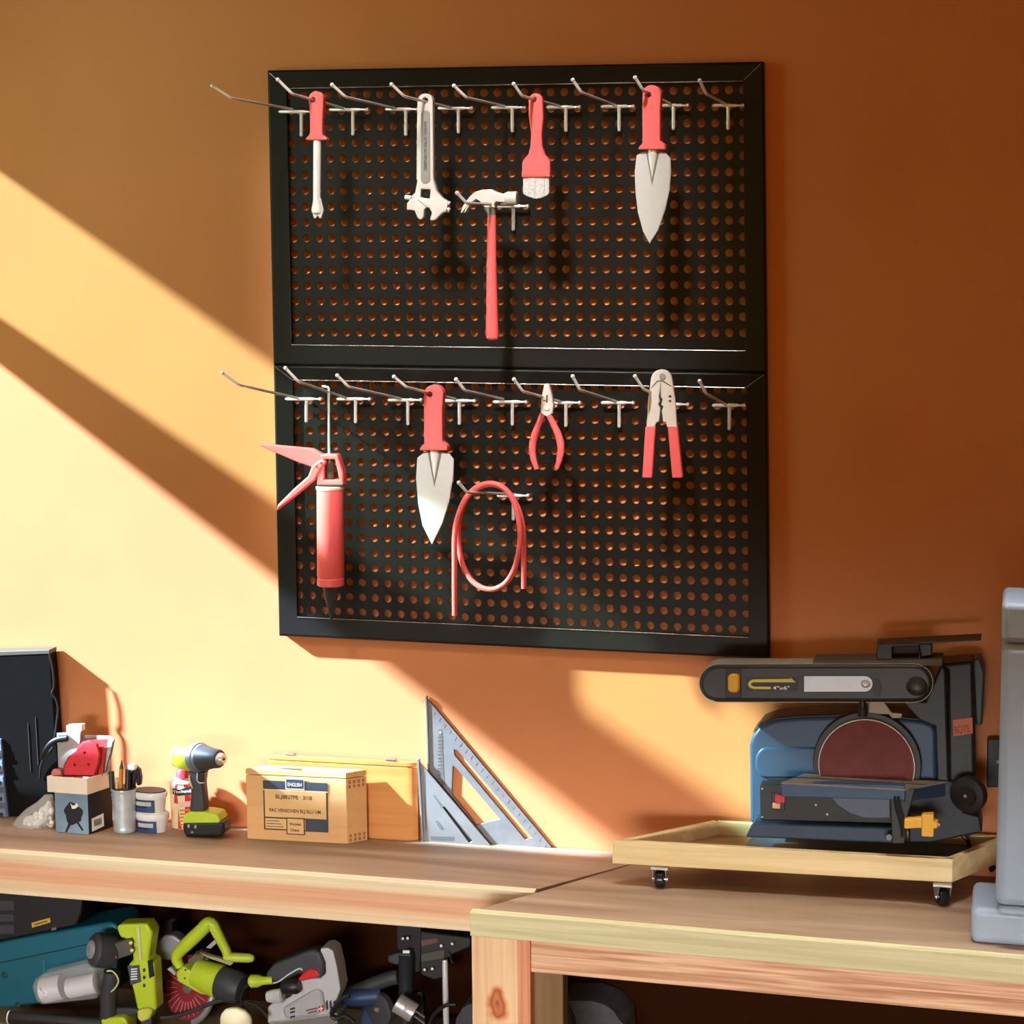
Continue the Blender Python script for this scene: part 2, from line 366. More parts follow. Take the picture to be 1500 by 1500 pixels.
U = [((441.5, 166, 197.5), (408, 458, 163.6), (428, 160), (338, 143.5), (311, 125.5), 'empty chrome hook at the far left of the upper panel, tip beyond its edge'),
     ((517, 163, 196), (482, 540, 160.6), (503, 158.5), (428, 137.5), (407, 116.5), 'chrome hook of the upper panel holding the red-handled screwdriver'),
     ((594.5, 162, 196.6), (564, 614, 160), (578, 158.5), (506, 142), (486.5, 124), 'empty chrome hook between the screwdriver and the adjustable wrench'),
     ((671.6, 160, 193), (641, 693, 158.5), (660, 157.6), (591.5, 141), (573.5, 123.4), 'chrome hook of the upper panel holding the adjustable wrench'),
     ((750.5, 158, 191.5), (719.5, 770, 157.5), (739, 155.5), (683, 143), (665, 125.5), 'empty chrome hook between the adjustable wrench and the red paint brush'),
     ((829, 158, 190.5), (800, 850, 157), (820, 155.5), (764.5, 140.5), (752.5, 123), 'chrome hook of the upper panel holding the red paint brush'),
     ((907, 157, 190), (880, 929.5, 156), (901, 154), (851.5, 135.4), (839, 117), 'empty chrome hook between the red paint brush and the upper trowel'),
     ((986.5, 156, 188), (965, 1009, 154.5), (982, 152), (941.5, 131.5), (930.4, 113.5), 'chrome hook of the upper panel holding the right-hand trowel'),
     ((1066.6, 156, 188), (1043.5, 1090, 154.6), (1063, 152.5), (1034.5, 137.5), (1025, 118), 'empty chrome hook at the far right of the upper panel'),
     ((752, 305, 335.5), (722, 774, 302), (752, 300), (684, 298), (669.5, 282.7), 'chrome hook under the head of the claw hammer')]
Lw = [((449, 588, 616.5), (418, 471, 584.5), (435, 583), (350.7, 564), (325.7, 546), 'empty chrome hook at the far left of the lower panel, tip beyond its edge'),
      ((521, 587, 617.5), (493, 543, 584.5), (507, 583), (437, 559), (418, 539), 'chrome hook of the lower panel holding the red caulking gun'),
      ((597.5, 588, 620.6), (568, 618, 586), (587, 584), (510.4, 566.7), (494, 550), 'empty chrome hook between the caulking gun and the lower trowel'),
      ((673, 589, 620), (650, 697, 587), (667, 584.6), (595, 567), (577, 551.7), 'chrome hook of the lower panel holding the left-hand trowel'),
      ((750.5, 590, 621), (721.6, 772.6, 588.7), (737, 584.6), (681, 572), (668, 555.7), 'empty chrome hook between the lower trowel and the pliers'),
      ((829, 592, 623), (800, 851, 590), (820, 588), (766, 573.4), (753, 555.7), 'chrome hook of the lower panel behind the red pliers'),
      ((907, 592, 624), (880, 929, 590), (902, 588), (849, 571), (839, 551), 'empty chrome hook between the pliers and the wire stripper'),
      ((987, 594, 626), (962, 1009, 592.4), (983, 590), (942.6, 570), (930, 551), 'chrome hook of the lower panel holding the wire stripper'),
      ((1068.4, 596, 627.8), (1043, 1092, 593.8), (1063, 592.4), (1034.4, 576.8), (1025, 558.4), 'empty chrome hook at the far right of the lower panel'),
      ((752, 729, 760), (728, 775, 726), (752, 724), (684, 721), (672, 707), 'chrome hook holding the coiled red hose')]
for i, a in enumerate(U): hook('u%d' % (i+1), *a, thin=1.2)
for i, a in enumerate(Lw): hook('l%d' % (i+1), *a, thin=1.2)
def along(key, xpx):
    """distance from the wall at which a hook's arm passes the photo column XPX"""
    p0, p1 = HK[key]
    for k in range(201):
        p = p0.lerp(p1, k/200); v = p-CP; x = 750+F*v.dot(CR)/v.dot(CF)
        if x <= xpx: return -p.y
    return -p1.y

# ------------------------------------------------------------------ tools on the pegboard
c1 = cr(290, 70, .3); c2 = cr(700, 70, .3); c3 = cr(310, 500, .31322); c4 = cr(640, 520, .34); ch = cr(580, 260, .146667); c5 = cr(370, 620, .2)
# screwdriver
d = along('u2', 458)
r = thing('screwdriver', P(464, 320, d), 'slotted screwdriver with a coral red handle hanging on the upper panel', 'screwdriver')
hd = c1((540, 240), *arc(575, 248, 36, 180, 360, 10), (610, 290), (606, 360), (606, 420), (614, 434), (628, 438), (628, 451), (525, 451), (525, 438), (538, 430), (545, 415), (545, 360), (543, 290))[1:]
b = B(); b.px(hd, d+.008, .016, [c1(*circ(560, 255, 13))]); b.obj('handle', CORAL, r, bevel=.004, seg=3)
b = B(); b.vlathe([(y, *x) for y, x in [(205, (459.5, 470)), (208, (459, 470.6)), (292, (458.7, 469.8)), (300, (457.5, 471.5)), (307, (456, 473)), (312, (457, 472.5))]], d, 16, .8)
b.px(c1((553, 790), (570, 735), (598, 735), (612, 790), (601, 832), (592, 832), (588, 822), (580, 822), (576, 832), (566, 832)), d+.0025, .005); b.obj('blade', STEEL, r, bevel=.0006)
# adjustable wrench
d = along('u4', 623)
r = thing('adjustable_wrench', P(626, 320, d), 'polished steel adjustable wrench hanging jaw down on the upper panel', 'wrench')
bo = c1(*arc(1108, 260, 38, 180, 360, 10), (1147, 400), (1149, 640)) + ch((385, 60), (400, 130), (440, 180), (462, 205)) + ch((520, 238), (500, 345), (470, 350), (390, 425), (345, 432), (340, 410), (358, 350), (330, 302), (298, 300), (240, 240), (160, 200), (150, 190), (190, 150), (212, 30)) + c1((1066, 640), (1068, 400))
b = B(); b.px(bo, d+.007, .014, [c1(*circ(1108, 256, 14)), ch((250, 115), (345, 120), (335, 212), (245, 200))]); b.obj('body', STEEL, r, bevel=.0015)
b = B(); b.px(c1(*arc(1110, 325, 22, 180, 360, 8), (1133, 640), *arc(1110, 640, 23, 0, 180, 8)), d+.0085, .003); b.obj('handle_inset', mat('brushed_inset', (176, 178, 180), .35, metal=.6), r, bevel=.0012)
b = B(); b.px(c1((1104, 360), (1116, 360), (1116, 600), (1104, 600)), d+.0092, .001)
b.obj('stamped_mark', mat('stamp_grey', (120, 122, 124), .5, metal=.5, var=.7, vscale=260), r)
b = B(); b.px(ch((110, 255), (170, 190), (240, 245), (300, 300), (278, 322), (275, 395), (250, 422), (215, 405), (185, 330), (165, 325), (108, 318)), d+.006, .012); b.obj('movable_jaw', STEEL, r, bevel=.0012)
a0, a1 = [P(*q, d) for q in ch((90, 195), (150, 205))]; e0, e1 = [P(*q, d) for q in ch((470, 240), (542, 262))]; g0, g1 = [P(*q, d) for q in ch((468, 305), (540, 330))]
b = B(); b.lathe(a0, a1, [(0, .0035), (.1, .0042), (1, .0042)], 12); b.obj('slide_pin', STEEL, r)
b = B(); b.lathe(e0, e1, [(0, .004), (.95, .004), (1, .003)], 12); b.obj('slide_pin', STEEL, r)
b = B(); b.lathe(g0, g1, [(0, .0045), (.95, .0045), (1, .003)], 12); b.obj('slide_pin', STEEL, r)
k0, k1 = [P(*q, d) for q in ch((252, 160), (340, 170))]
b = B(); b.lathe(k0, k1, [(t/12, .0055 if t % 2 else .0042) for t in range(13)], 14); b.obj('knurl', DARKST, r)
# paint brush
d = along('u6', 781.6)
r = thing('paint_brush', P(785, 291, d), 'flat paint brush with a coral red handle and grey bristles', 'brush')
b = B(); b.px(c2(*arc(280, 255, 34, 180, 360, 8), (318, 340), (310, 420), (312, 480), (325, 520), (350, 550), (352, 622), (213, 622), (215, 555), (245, 520), (255, 480), (258, 420), (246, 330)), d+.007, .014, [c2(*circ(274, 252, 10))]); b.obj('handle', CORAL, r, bevel=.003, seg=3)
b = B(); b.px(c2((213, 619), (352, 619), (352, 632), (213, 632)), d+.0075, .015); b.obj('ferrule', mat('coral_dark', (232, 96, 92), .35), r, bevel=.001)
b = B(); rnd = random.Random(3)
for i in range(26):
    x = 223+i*4.9; yb = 735-abs(i-12.5)**1.7*.30
    b.px(c2((x-2.6, 630), (x+2.6, 630), (x+2.4, yb+rnd.uniform(-3, 3)), (x-2.4, yb+rnd.uniform(-3, 3))), d+.0045+rnd.uniform(-.0014, .0014), .009)
b.obj('bristles', mat('grey_bristle', (206, 204, 202), .6, var=.25, vscale=300), r)
# trowels
def trowel(fn, hole, hub, hand, blade, cone, d, label):
    r = thing('trowel', P(*fn(blade[len(blade)//2])[0], d), label, 'trowel', 'red-handled trowels')
    b = B(); b.px(fn(*hand), d+.011, .020, [fn(*circ(*hole, 15))]); b.obj('handle', CORAL, r, bevel=.0045, seg=3)
    b = B(); b.px(fn(*circ(*hole, 19)), d+.0115, .003, [fn(*circ(*hole, 14))]); b.obj('hole_rim', mat('coral_dark', (232, 96, 92), .35), r)
    b = B(); b.px(fn(*blade), d+.002, .003); b.obj('blade', SATIN, r, bevel=.0012)
    tip, a, c = cone; k = SZ(d)
    p0 = P(*fn(((a[0]+c[0])/2, a[1]-12))[0], d+.001); p1 = P(*fn(tip)[0], d+.0005); w = (c[0]-a[0])/2*.3*k
    b = B(); b.lathe(p0, p1, [(0, w), (.15, w), (1, .0006)], 16, .7, (0, 1, 0)); b.obj('tang', STEEL, r)
    b = B(); b.px(fn((a[0]-12, a[1]), (a[0]+2, a[1]), (tip[0], tip[1]-14), (c[0]-2, c[1]), (c[0]+12, c[1]), (tip[0], tip[1]+16)), d+.0026, .001); b.obj('tang_groove', mat('groove_grey', (128, 128, 126), .4, metal=.4), r)
trowel(c2, (832, 228), None, arc(848, 226, 45, 175, 360, 12)+[(889, 300), (889, 455), (912, 470), (916, 497), (783, 497), (785, 484), (803, 466), (802, 300)],
       [(840, 503), (800, 510), (774, 525), (765, 600), (768, 700), (780, 800), (805, 895), (838, 957), (880, 890), (915, 790), (937, 690), (943, 600), (940, 538), (915, 512), (870, 503)],
       ((850, 655), (832, 503), (876, 503)), along('u8', 949), 'silver-bladed trowel with a coral handle on the upper panel')
trowel(c3, (1018, 248), None, arc(1037, 248, 45, 175, 360, 12)+[(1077, 320), (1078, 470), (1100, 488), (1102, 511), (972, 511), (973, 498), (993, 480), (991, 320)],
       [(1030, 515), (990, 522), (961, 545), (955, 640), (965, 760), (985, 860), (1030, 952), (1080, 850), (1110, 750), (1130, 630), (1132, 552), (1108, 522), (1060, 515)],
       ((1041, 665), (1022, 515), (1066, 515)), along('l4', 628), 'silver-bladed trowel with a coral handle on the lower panel')
# claw hammer
d = along('u10', 722)
r = thing('claw_hammer', P(720, 497, d), 'claw hammer with a polished head and long coral red handle', 'hammer')
b = B(); b.px(ch((645, 352), (665, 290), (700, 235), (745, 180), (800, 140), (860, 120), (950, 118), (1000, 150), (1070, 165), (1085, 160), (1085, 250), (1000, 240), (978, 270), (990, 300), (890, 300), (865, 272), (835, 235), (800, 215), (750, 255), (690, 350), (676, 352), (700, 300), (676, 330), (662, 352)), d+.010, .020); b.obj('head', STEEL, r, bevel=.004, seg=3)
q0, q1 = [P(*q, d) for q in ch((1075, 208), (1215, 206))]
b = B(); b.lathe(q0, q1, [(0, .0078), (.14, .0095), (.3, .0115), (.65, .0115), (.72, .0118), (.95, .0118), (1, .0105)], 24); b.obj('striking_face', STEEL, r)
b = B(); b.vlathe([(302, 710, 727.5), (307, 710.5, 727), (313, 714, 726), (318, 714.3, 726)], d, 16, .9); b.obj('neck_collar', mat('grey_collar', (140, 142, 146), .4, metal=.3), r)
b = B(); b.vlathe([(315, 714.2, 726.4), (380, 713.3, 727), (388, 712.5, 727.6), (392, 713, 727.3), (450, 712.4, 729), (488, 711.5, 730.5), (495, 712.5, 730), (498, 716, 727)], d, 16, .9); b.obj('handle', CORAL, r)
# caulking gun
d = along('l2', 481)
r = thing('caulking_gun', P(485, 910, d), 'coral red caulking gun with a black nozzle hanging by its rod', 'caulking gun')
b = B(); x = 481.5
b.tube([P(472, 566, d), P(477, 566.5, d), P(480, 567, d), P(481.5, 569, d), P(481.6, 575, d), P(482, 660, d), P(485, 752, d)], .0022, 8); b.obj('rod', STEEL, r)
b = B(); b.px(c5((500, 228), (620, 228), (662, 360), (664, 455), (470, 455), (470, 375), (500, 330)), d+.010, .020, [c5((525, 265), (603, 265), (635, 415), (522, 415))]); b.obj('frame', CORAL, r, bevel=.002)
b = B(); b.px(c5((48, 160), (58, 154), (430, 188), (515, 235), (530, 270), (528, 300), (430, 320), (330, 285), (100, 188)), d+.008, .016); b.obj('top_handle', CORAL, r, bevel=.0035)
b = B(); b.px(c5((430, 318), (405, 388), (300, 480), (182, 598), (170, 645), (300, 545), (452, 418), (500, 335), (540, 290), (520, 262), (480, 275)), d+.012, .016); b.obj('trigger', CORAL, r, bevel=.003)
b = B()
for q in c5((468, 318), (503, 292)): b.lathe(P(*q, d+.0135), P(*q, d+.010), [(0, .0016), (1, .0016)], 10)
b.obj('pivot_pins', DARKST, r)
k = SZ(d); b = B(); p0, p1 = P(*c5((572, 272))[0], d), P(*c5((572, 412))[0], d)
b.tube([p0.lerp(p1, t/140)+Vector((math.cos(t*.7)*.0062, math.sin(t*.7)*.0062, 0)) for t in range(141)], .0011, 6); b.obj('spring', mat('dull_spring', (120, 116, 104), .35, metal=.8), r)
b = B(); b.px(c5((480, 448), (655, 448), (655, 462), (480, 462)), d+.011, .02); b.obj('shadow_slot', DARKST, r)
b = B(); b.vlathe([(712.3, 463.2, 503.5), (713, 463, 503.7), (716, 463, 503.7), (716.7, 463.4, 503.4)], d, 28); b.obj('ring', mat('pale_ring', (244, 214, 188), .4), r)
b = B(); b.vlathe([(716.5, 464.5, 502.8), (717.5, 464.2, 503), (843, 464.6, 504.0), (844.2, 465.4, 503.2), (846, 465.4, 503.2), (847, 464.6, 504.2), (856, 464.6, 504.4), (857.5, 466, 503)], d, 32); b.obj('barrel', CORAL, r)
b = B(); b.vlathe([(857.5, 472, 498), (862, 473, 496.5), (880, 477, 493.5), (909.5, 484, 486)], d, 20); b.obj('nozzle', CHAR, r)
# pliers
d = along('l6', 796)
r = thing('pliers', P(801, 690, d), 'small pliers with polished jaws up and curved coral handles', 'pliers')
b = B(); b.px(c4((462, 124), (481, 124), (494, 170), (501, 215), (497, 252), (476, 268), (446, 250), (449, 195), (455, 155)), d+.006, .012); b.obj('jaws', STEEL, r, bevel=.0018)
b = B(); b.px(c4((471, 172), (476, 172), (476, 205), (471, 205)), d+.0066, .0012); b.px(c4((458, 192), (470, 197), (470, 201), (458, 196)), d+.0066, .0012); b.obj('jaw_slot', DARKST, r)
b = B(); q = c4((474, 228))[0]; b.lathe(P(*q, d+.0075), P(*q, d), [(0, .0045), (.2, .0055), (1, .0055)], 18); b.obj('pivot', STEEL, r)
kk = SZ(d)
for pts in ([(455, 254), (442, 290), (425, 335), (414, 375), (411, 415), (418, 455), (430, 492)], [(484, 262), (500, 295), (520, 335), (533, 375), (535, 415), (527, 455), (517, 486)]):
    b = B(); b.tube([P(*q, d) for q in c4(*pts)], 13.5*.34*kk, 12, taper=[.85, .95, 1.1, 1.15, 1.1, .95, .75]); b.obj('handle', CORAL, r)
# wire stripper
d = along('l8', 953)
r = thing('wire_stripper', P(970, 702, d), 'wire stripper with a slotted steel head and two straight coral handles', 'wire stripper')
b = B(); b.px(c4((903, 310), (910, 190), (920, 115), *arc(967, 108, 46, 190, 350, 10), (1026, 190), (1034, 310), (991, 310), (985, 287), (975, 292), (968, 240), (976, 222), (966, 215), (972, 190), (964, 180), (964, 118), (956, 180), (960, 200), (952, 212), (962, 228), (956, 285), (945, 292), (937, 310)), d+.004, .008, [c4(*circ(1004, 180, 6, 10)), c4(*circ(1004, 200, 6, 10))]); b.obj('cutter_head', STEEL, r, bevel=.0008)
b = B(); b.px(c4((957, 170), (972, 170), (974, 282), (952, 286)), d+.001, .003); b.obj('cutting_blade', DARKST, r)
b = B(); q = c4((972, 94))[0]; b.lathe(P(*q, d+.0058), P(*q, d), [(0, .004), (.2, .0052), (1, .0052)], 18); b.obj('pivot', mat('brushed_inset', (176, 178, 180), .35, metal=.6), r)
b = B(); b.tube([P(*q, d+.005) for q in c4((925, 140), (950, 112), (972, 112), (1010, 135))], .0007, 6); b.obj('engraved_line', DARKST, r)
for pts in ([(897, 309), (941, 309), (926, 530), (884, 530)], [(993, 309), (1036, 309), (1058, 530), (1013, 530)]):
    b = B(); b.px(c4(*pts), d+.007, .014); b.obj('handle', CORAL, r, bevel=.002)
# hose
d = along('l10', 700)
r_ = 11.5*.34*SZ(d)
pts = [(77, 1122, 0), (76, 1010, 0), (76, 900, 0), (76, 800, 0), (82, 735, 0), (100, 668, .002), (130, 610, .004), (175, 568, .006), (225, 553, .008), (270, 562, .009), (310, 595, .010), (338, 650, .011), (354, 720, .012), (358, 790, .012), (350, 860, .011), (332, 925, .010), (300, 978, .009), (262, 1004, .008), (225, 1010, .006), (185, 998, .002), (145, 965, -.004), (112, 905, -.010), (96, 835, -.014), (92, 770, -.016), (98, 700, -.016), (118, 635, -.016), (150, 590, -.015), (195, 565, -.014), (240, 558, -.013), (288, 576, -.012), (328, 620, -.011), (354, 672, -.010), (370, 740, -.010), (374, 820, -.010), (375, 920, -.010), (375, 1006, -.010)]
def smoothpath(ps, n=4):
    out = []
    for i in range(len(ps)-1):
        a, p, q, c = ps[max(i-1, 0)], ps[i], ps[i+1], ps[min(i+2, len(ps)-1)]
        for k in range(n):
            t = k/n; out.append(.5*((2*p)+(q-a)*t+(2*a-5*p+4*q-c)*t*t+(3*p-a-3*q+c)*t**3))
    return out+[ps[-1]]
b = B(); b.tube(smoothpath([P(*c4((x, y))[0], d+o_) for x, y, o_ in pts]), r_, 12); o = b.obj('hose', CORAL)
tag(o, 'length of coral red hose looped once with two hanging ends', 'hose')

# ------------------------------------------------------------------ the two benches
ZB = .9
A_ = PZ(688, 1336, ZB); R_ = PZ(1640, 1416, ZB); J_ = PZ(786, 1307, ZB); L0 = PZ(-220, 1231, ZB)
L0 = Vector((XW+.01, L0.y, ZB))
t_ = (-.003-A_.y)/(J_.y-A_.y); D_ = A_+(J_-A_)*t_                       # where the joint between the benches meets the wall
def flat(pts, z0, z1, b): return b.poly([(p[0], p[1], z1) for p in pts], (0, 0, z0-z1))
wb = thing('workbench', (-.5, -.13, 0), 'pine workbench with the small tools on it and a tool shelf underneath', 'workbench')
wi = Vector((XW+.01, -.003, ZB)); off = Vector((0, .022, 0))
b = B(); flat([L0+off, J_+off*.9, D_, wi], ZB-.018, ZB, b); b.obj('worktop', BENCHTOP, wb)
rz = P(0, 1249, .25).z-P(0, 1310, .25).z
b = B(); b.poly([L0, L0+off, L0+off-Vector((0, 0, rz)), L0-Vector((0, 0, rz))], (PZ(690, 1300.5, ZB)-L0)+Vector((.112, -.0, 0)))
b.obj('front_rail', RAILW, wb, bevel=.0015)
ZS = .555
b = B(); b.box((XW+.01, -.245, ZS-.02), (-.01, -.003, ZS)); b.obj('lower_shelf', SHELFW, wb, bevel=.001)
for x in (XW+.06, -.055):
    b = B(); b.box((x-.03, -.06, 0), (x+.03, -.005, ZS-.02)); b.obj('rear_leg', LEGW, wb, bevel=.002)
wr = thing('workbench', (.5, -.2, 0), 'pine corner workbench carrying the belt sander on its wheeled tray', 'workbench')
in_ = Vector((0, .02, 0))
b = B(); flat([A_+Vector((.012, .02, 0)), R_+in_, Vector((R_.x, -.003, ZB)), D_+Vector((.002, 0, 0)), J_+Vector((.004, .002, 0))], ZB-.018, ZB, b); b.obj('worktop', BENCHTOP, wr)
zt = P(688, 1336, .38).z-P(688, 1371, .38).z
b = B(); b.poly([A_, A_+in_, A_+in_-Vector((0, 0, zt)), A_-Vector((0, 0, zt))], R_-A_); b.obj('front_strip', TRIMW, wr, bevel=.0012)
q0, q1 = A_, R_; dr = (q1-q0).normalized()
def onfront(xpx, z, inset):                                    # point of the bench front under photo column XPX
    best = None
    for k in range(2001):
        p = q0+(q1-q0)*(k/2000)+Vector((0, inset, 0)); p.z = z; v = p-CP; x = 750+F*v.dot(CR)/v.dot(CF)
        if x >= xpx: return p
    return p
za = ZB-zt; zc = za-.056
l0, l1 = onfront(690, za, .004), onfront(776, za, .004)
b = B(); b.poly([l0, l1, l1+Vector((0, .05, 0)), l0+Vector((0, .05, 0))], (0, 0, -za)); lg = b.obj('front_leg', LEGW, wr, bevel=.0025)
ls_ = onfront(757, za, .0032)
b = B(); b.poly([ls_, l1+Vector((.0006, -.0008, 0)), l1+Vector((.0006, .05, 0)), l1+Vector((-.004, .05, 0)), ls_+Vector((0, .004, 0))], (0, 0, -za)); b.obj('leg_edge', wood('pink_edge_pine', (206, 128, 92), (232, 166, 128), 'z', 90, 2, .6), wr)
kx = P(738, 1470, .376)-ORG[wr]
lg.data.materials[0] = wood('knotty_leg_pine', (228, 180, 136), (248, 214, 170), 'z', 55, 2.2, .6, knots=[(kx.x-.012, kx.z, .034)])
l2 = onfront(777, za, .006)
b = B(); b.poly([l2, l2+Vector((0, .02, 0)), l2+Vector((0, .02, -.056)), l2+Vector((0, 0, -.056))], R_-l2+Vector((0, .006, za-R_.z))); b.obj('apron', APRONW, wr, bevel=.0015)
m0, m1 = onfront(776, zc, .03), onfront(824, zc, .03)
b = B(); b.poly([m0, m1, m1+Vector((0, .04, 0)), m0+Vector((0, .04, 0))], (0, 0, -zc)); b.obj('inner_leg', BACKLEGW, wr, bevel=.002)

# ------------------------------------------------------------------ things on the left bench
def base_d(x, y): return -PZ(x, y, ZB).y
def rbox(name, q, z0, z1, m, parent, bevel=.0015):
    """box standing on plan corners Q (four points)"""
    b = B(); b.poly([(p.x, p.y, z1) for p in q], (0, 0, z0-z1)); return b.obj(name, m, parent, bevel=bevel)
def plan(fl, fr, br):
    """plan parallelogram of a box on the bench from the photo columns of its front-left, front-right and back-right base corners"""
    a, c, e = PZ(*fl, ZB), PZ(*fr, ZB), PZ(*br, ZB)
    return [a, c, e, a+(e-c)]
def fp(q, u, v, h, o=.0004):
    """point on the front face of the plan box: U along, V up from the bench (fraction of H)"""
    n = (q[1]-q[0]).cross(Vector((0, 0, 1))).normalized()
    p = q[0].lerp(q[1], u)+n*o; return Vector((p.x, p.y, ZB+h*v))
# parts cabinet at the left edge
d = .034
r = thing('parts_cabinet', P(30, 1208, d), 'tall black parts cabinet at the left end of the bench', 'cabinet')
b = B(); b.px([(-60, 958), (72, 953), (75, 985), (80, 1060), (85, 1115), (80, 1150), (70, 1180), (40, 1195), (12, 1206), (8, 1160), (3, 1085), (0, 1080), (-60, 1080)], d, .030); b.obj('body', mat('cabinet_black', (11, 10, 9), .5, spec=.12, var=.05), r, bevel=.002)
b = B(); b.px([(-60, 956), (72, 952), (72.5, 958), (-60, 963)], d+.0015, .0315); b.obj('top_edge', mat('cabinet_top_lit', (84, 80, 70), .5), r, bevel=.001)  # light on the top edge put into the strip's paler colour
b = B(); b.px([(-60, 1083), (1.5, 1083), (7, 1150), (13, 1208.5), (-60, 1214)], d+.006, .025); b.obj('drawer_frame', mat('bluegrey_frame', (84, 94, 122), .5), r, bevel=.001)
for k in range(5):
    y = 1092+k*23; b = B(); b.px([(-50, y+2), (1.5+k*1.3, y), (3.0+k*1.6, y+15), (-50, y+18)], d+.008, .02); dr_ = b.obj('drawer', mat('drawer_clear', (118, 134, 158) if 1 else 0, .3), r, bevel=.001)
    b = B(); b.px([(-20, y+8), (-2+k*1.3, y+7), (-1.5+k*1.3, y+12), (-20, y+13)], d+.011, .003); b.obj('drawer_pull', mat('bluegrey_dark', (34, 40, 56), .5), dr_)
b = B()
for xa, ya, xb, yb in ((52, 1050, 56, 1120), (41, 1060, 45, 1130)): b.tube([P(xa, ya, d+.0006), P(xb, yb, d+.0006)], .0009, 6)
b.obj('side_ribs', mat('cabinet_rib', (60, 60, 58), .4), r)
b = B(); b.tube(smoothpath([P(x, y, o) for x, y, o in [(72, 958, .038), (77, 980, .039), (79, 1005, .039), (76, 1016, .039), (82, 1025, .039), (85, 1038, .039), (83, 1058, .040), (81, 1075, .042), (77, 1095, .043), (66, 1108, .042), (60, 1122, .040), (58, 1140, .038)]]), .0022, 8)
o = b.obj('cable', BLACK); tag(o, 'thin black cable running down the side of the black cabinet', 'cable')
# plastic bag
d = .078
r = thing('plastic_bag', P(50, 1213, d), 'clear plastic bag of white fittings slumped against the cabinet', 'bag')
rnd = random.Random(5); b = B(); c0 = P(58, 1196, d)
for i in range(95):
    x = rnd.uniform(38, 76); top = 1213-(x-14)*.72; y = rnd.uniform(max(top+6, 1172), 1210)
    b.ball(P(x, y, d+rnd.uniform(-.008, .008)), rnd.uniform(.004, .0065), seg=8)
o = b.obj('white_fittings', mat('fitting_white', (240, 240, 238), .5, var=.05), r); tag(o, kind='stuff')
b = B(); f = b.b; ring = []
rows = [(1213, 15, 80), (1207, 16, 82), (1198, 24, 82), (1186, 36, 81), (1174, 52, 80), (1164, 66, 79)]
b.vlathe(rows, d, 20, .62)
for v in b.b.verts: v.co += Vector((noise.noise(v.co*55), noise.noise(v.co*55+Vector((5, 0, 0))), noise.noise(v.co*55+Vector((0, 5, 0)))*.4))*.0035
b.obj('film', mat('clear_film', (225, 224, 216), .18, alpha=.32, var=.05), r, smooth=60)
# camera box, tray and their contents
q = plan((82, 1219), (131, 1223), (166, 1211)); hb = .079
r = thing('printed_carton', (q[0]+q[2])/2, 'small blue-grey carton with a black splash print under the wooden tray', 'box')
rbox('carton', q, ZB, ZB+hb, mat('carton_black', (24, 23, 24), .45), r, .001)
b = B(); b.poly([fp(q, u, v, hb) for u, v in ((.01, .01), (.99, .01), (.99, .99), (.01, .99))], (0, -.0003, 0))
o = b.obj('front_print', mat('carton_blue', (126, 150, 172), .4, var=.3, vscale=9), r)
b = B(); b.poly([fp(q, .56+.27*math.cos(a)*(1+.12*math.sin(5*a)), .50+.27*math.sin(a)*(1+.15*math.cos(3*a)), hb, .0011) for a in [k*math.pi/12 for k in range(24)]], (0, -.0002, 0))
b.poly([fp(q, u, v, hb, .0011) for u, v in ((.42, .3), (.52, .28), (.40, .12), (.34, .02), (.28, .03))], (0, -.0002, 0)); b.poly([fp(q, u, v, hb, .0011) for u, v in ((.62, .3), (.7, .3), (.84, .12), (.80, .08))], (0, -.0002, 0)); b.obj('splash_print', mat('print_black', (20, 24, 30), .5), r)
b = B(); b.poly([fp(q, u, v, hb, .0014) for u, v in ((.48, .76), (.54, .70), (.62, .72), (.66, .78), (.72, .70), (.62, .63), (.52, .62))], (0, -.0002, 0)); b.obj('white_print', WHITEINK, r)
sx = (q[2]-q[1]); n_ = Vector((sx.y, -sx.x, 0)).normalized()
def sp(u, v, o=.0006): p = q[1].lerp(q[2], u)+n_*o; return Vector((p.x, p.y, ZB+hb*v))
b = B(); b.poly([sp(.1, .06), sp(.6, .10), sp(.6, .42), sp(.1, .38)], n_*.0003); o = b.obj('barcode_label', WHITEINK, r)
b = B()
for k in range(9): u = .20+k*.035; b.poly([sp(u, .17, .0012), sp(u+(.012 if k % 3 else .02), .17, .0012), sp(u+(.012 if k % 3 else .02), .33, .0012), sp(u, .33, .0012)], n_*.0002)
b.obj('barcode', INK, o)
zt0 = ZB+hb
ft = [(q[0]+Vector((-.013, -.003, 0))), q[1]+Vector((.001, -.004, 0)), q[2]+Vector((.000, .002, 0)), q[3]+Vector((-.012, .002, 0))]
cc = sum(ft, Vector())/4
r = thing('wooden_tray', (cc.x, cc.y, zt0), 'small cream wooden tray standing on the printed carton', 'tray')
TRAYM = mat('cream_tray', (240, 226, 206), .55, var=.04)
ht = .031
wid = .004
inn = [p.lerp(cc, .10) for p in ft]
for k in range(4):
    a, c, ia, ic = ft[k], ft[(k+1) % 4], inn[k], inn[(k+1) % 4]
    b = B(); b.poly([(p.x, p.y, zt0+ht) for p in (a, c, ic, ia)], (0, 0, -ht)); b.obj('side_board', TRAYM, r, bevel=.0006)
b = B(); b.poly([(p.x, p.y, zt0+.003) for p in inn], (0, 0, -.003)); b.obj('bottom_board', TRAYM, r)
zi = zt0+.003
def ty(k): return ft[0].y*(1-k)+ft[3].y*k                      # depth inside the tray, 0 front, 1 back
dd = -ty(.32)
r = thing('sanding_pad', P(118, 1132, dd), 'red hook-faced sanding pad leaning in the wooden tray', 'sanding pad')
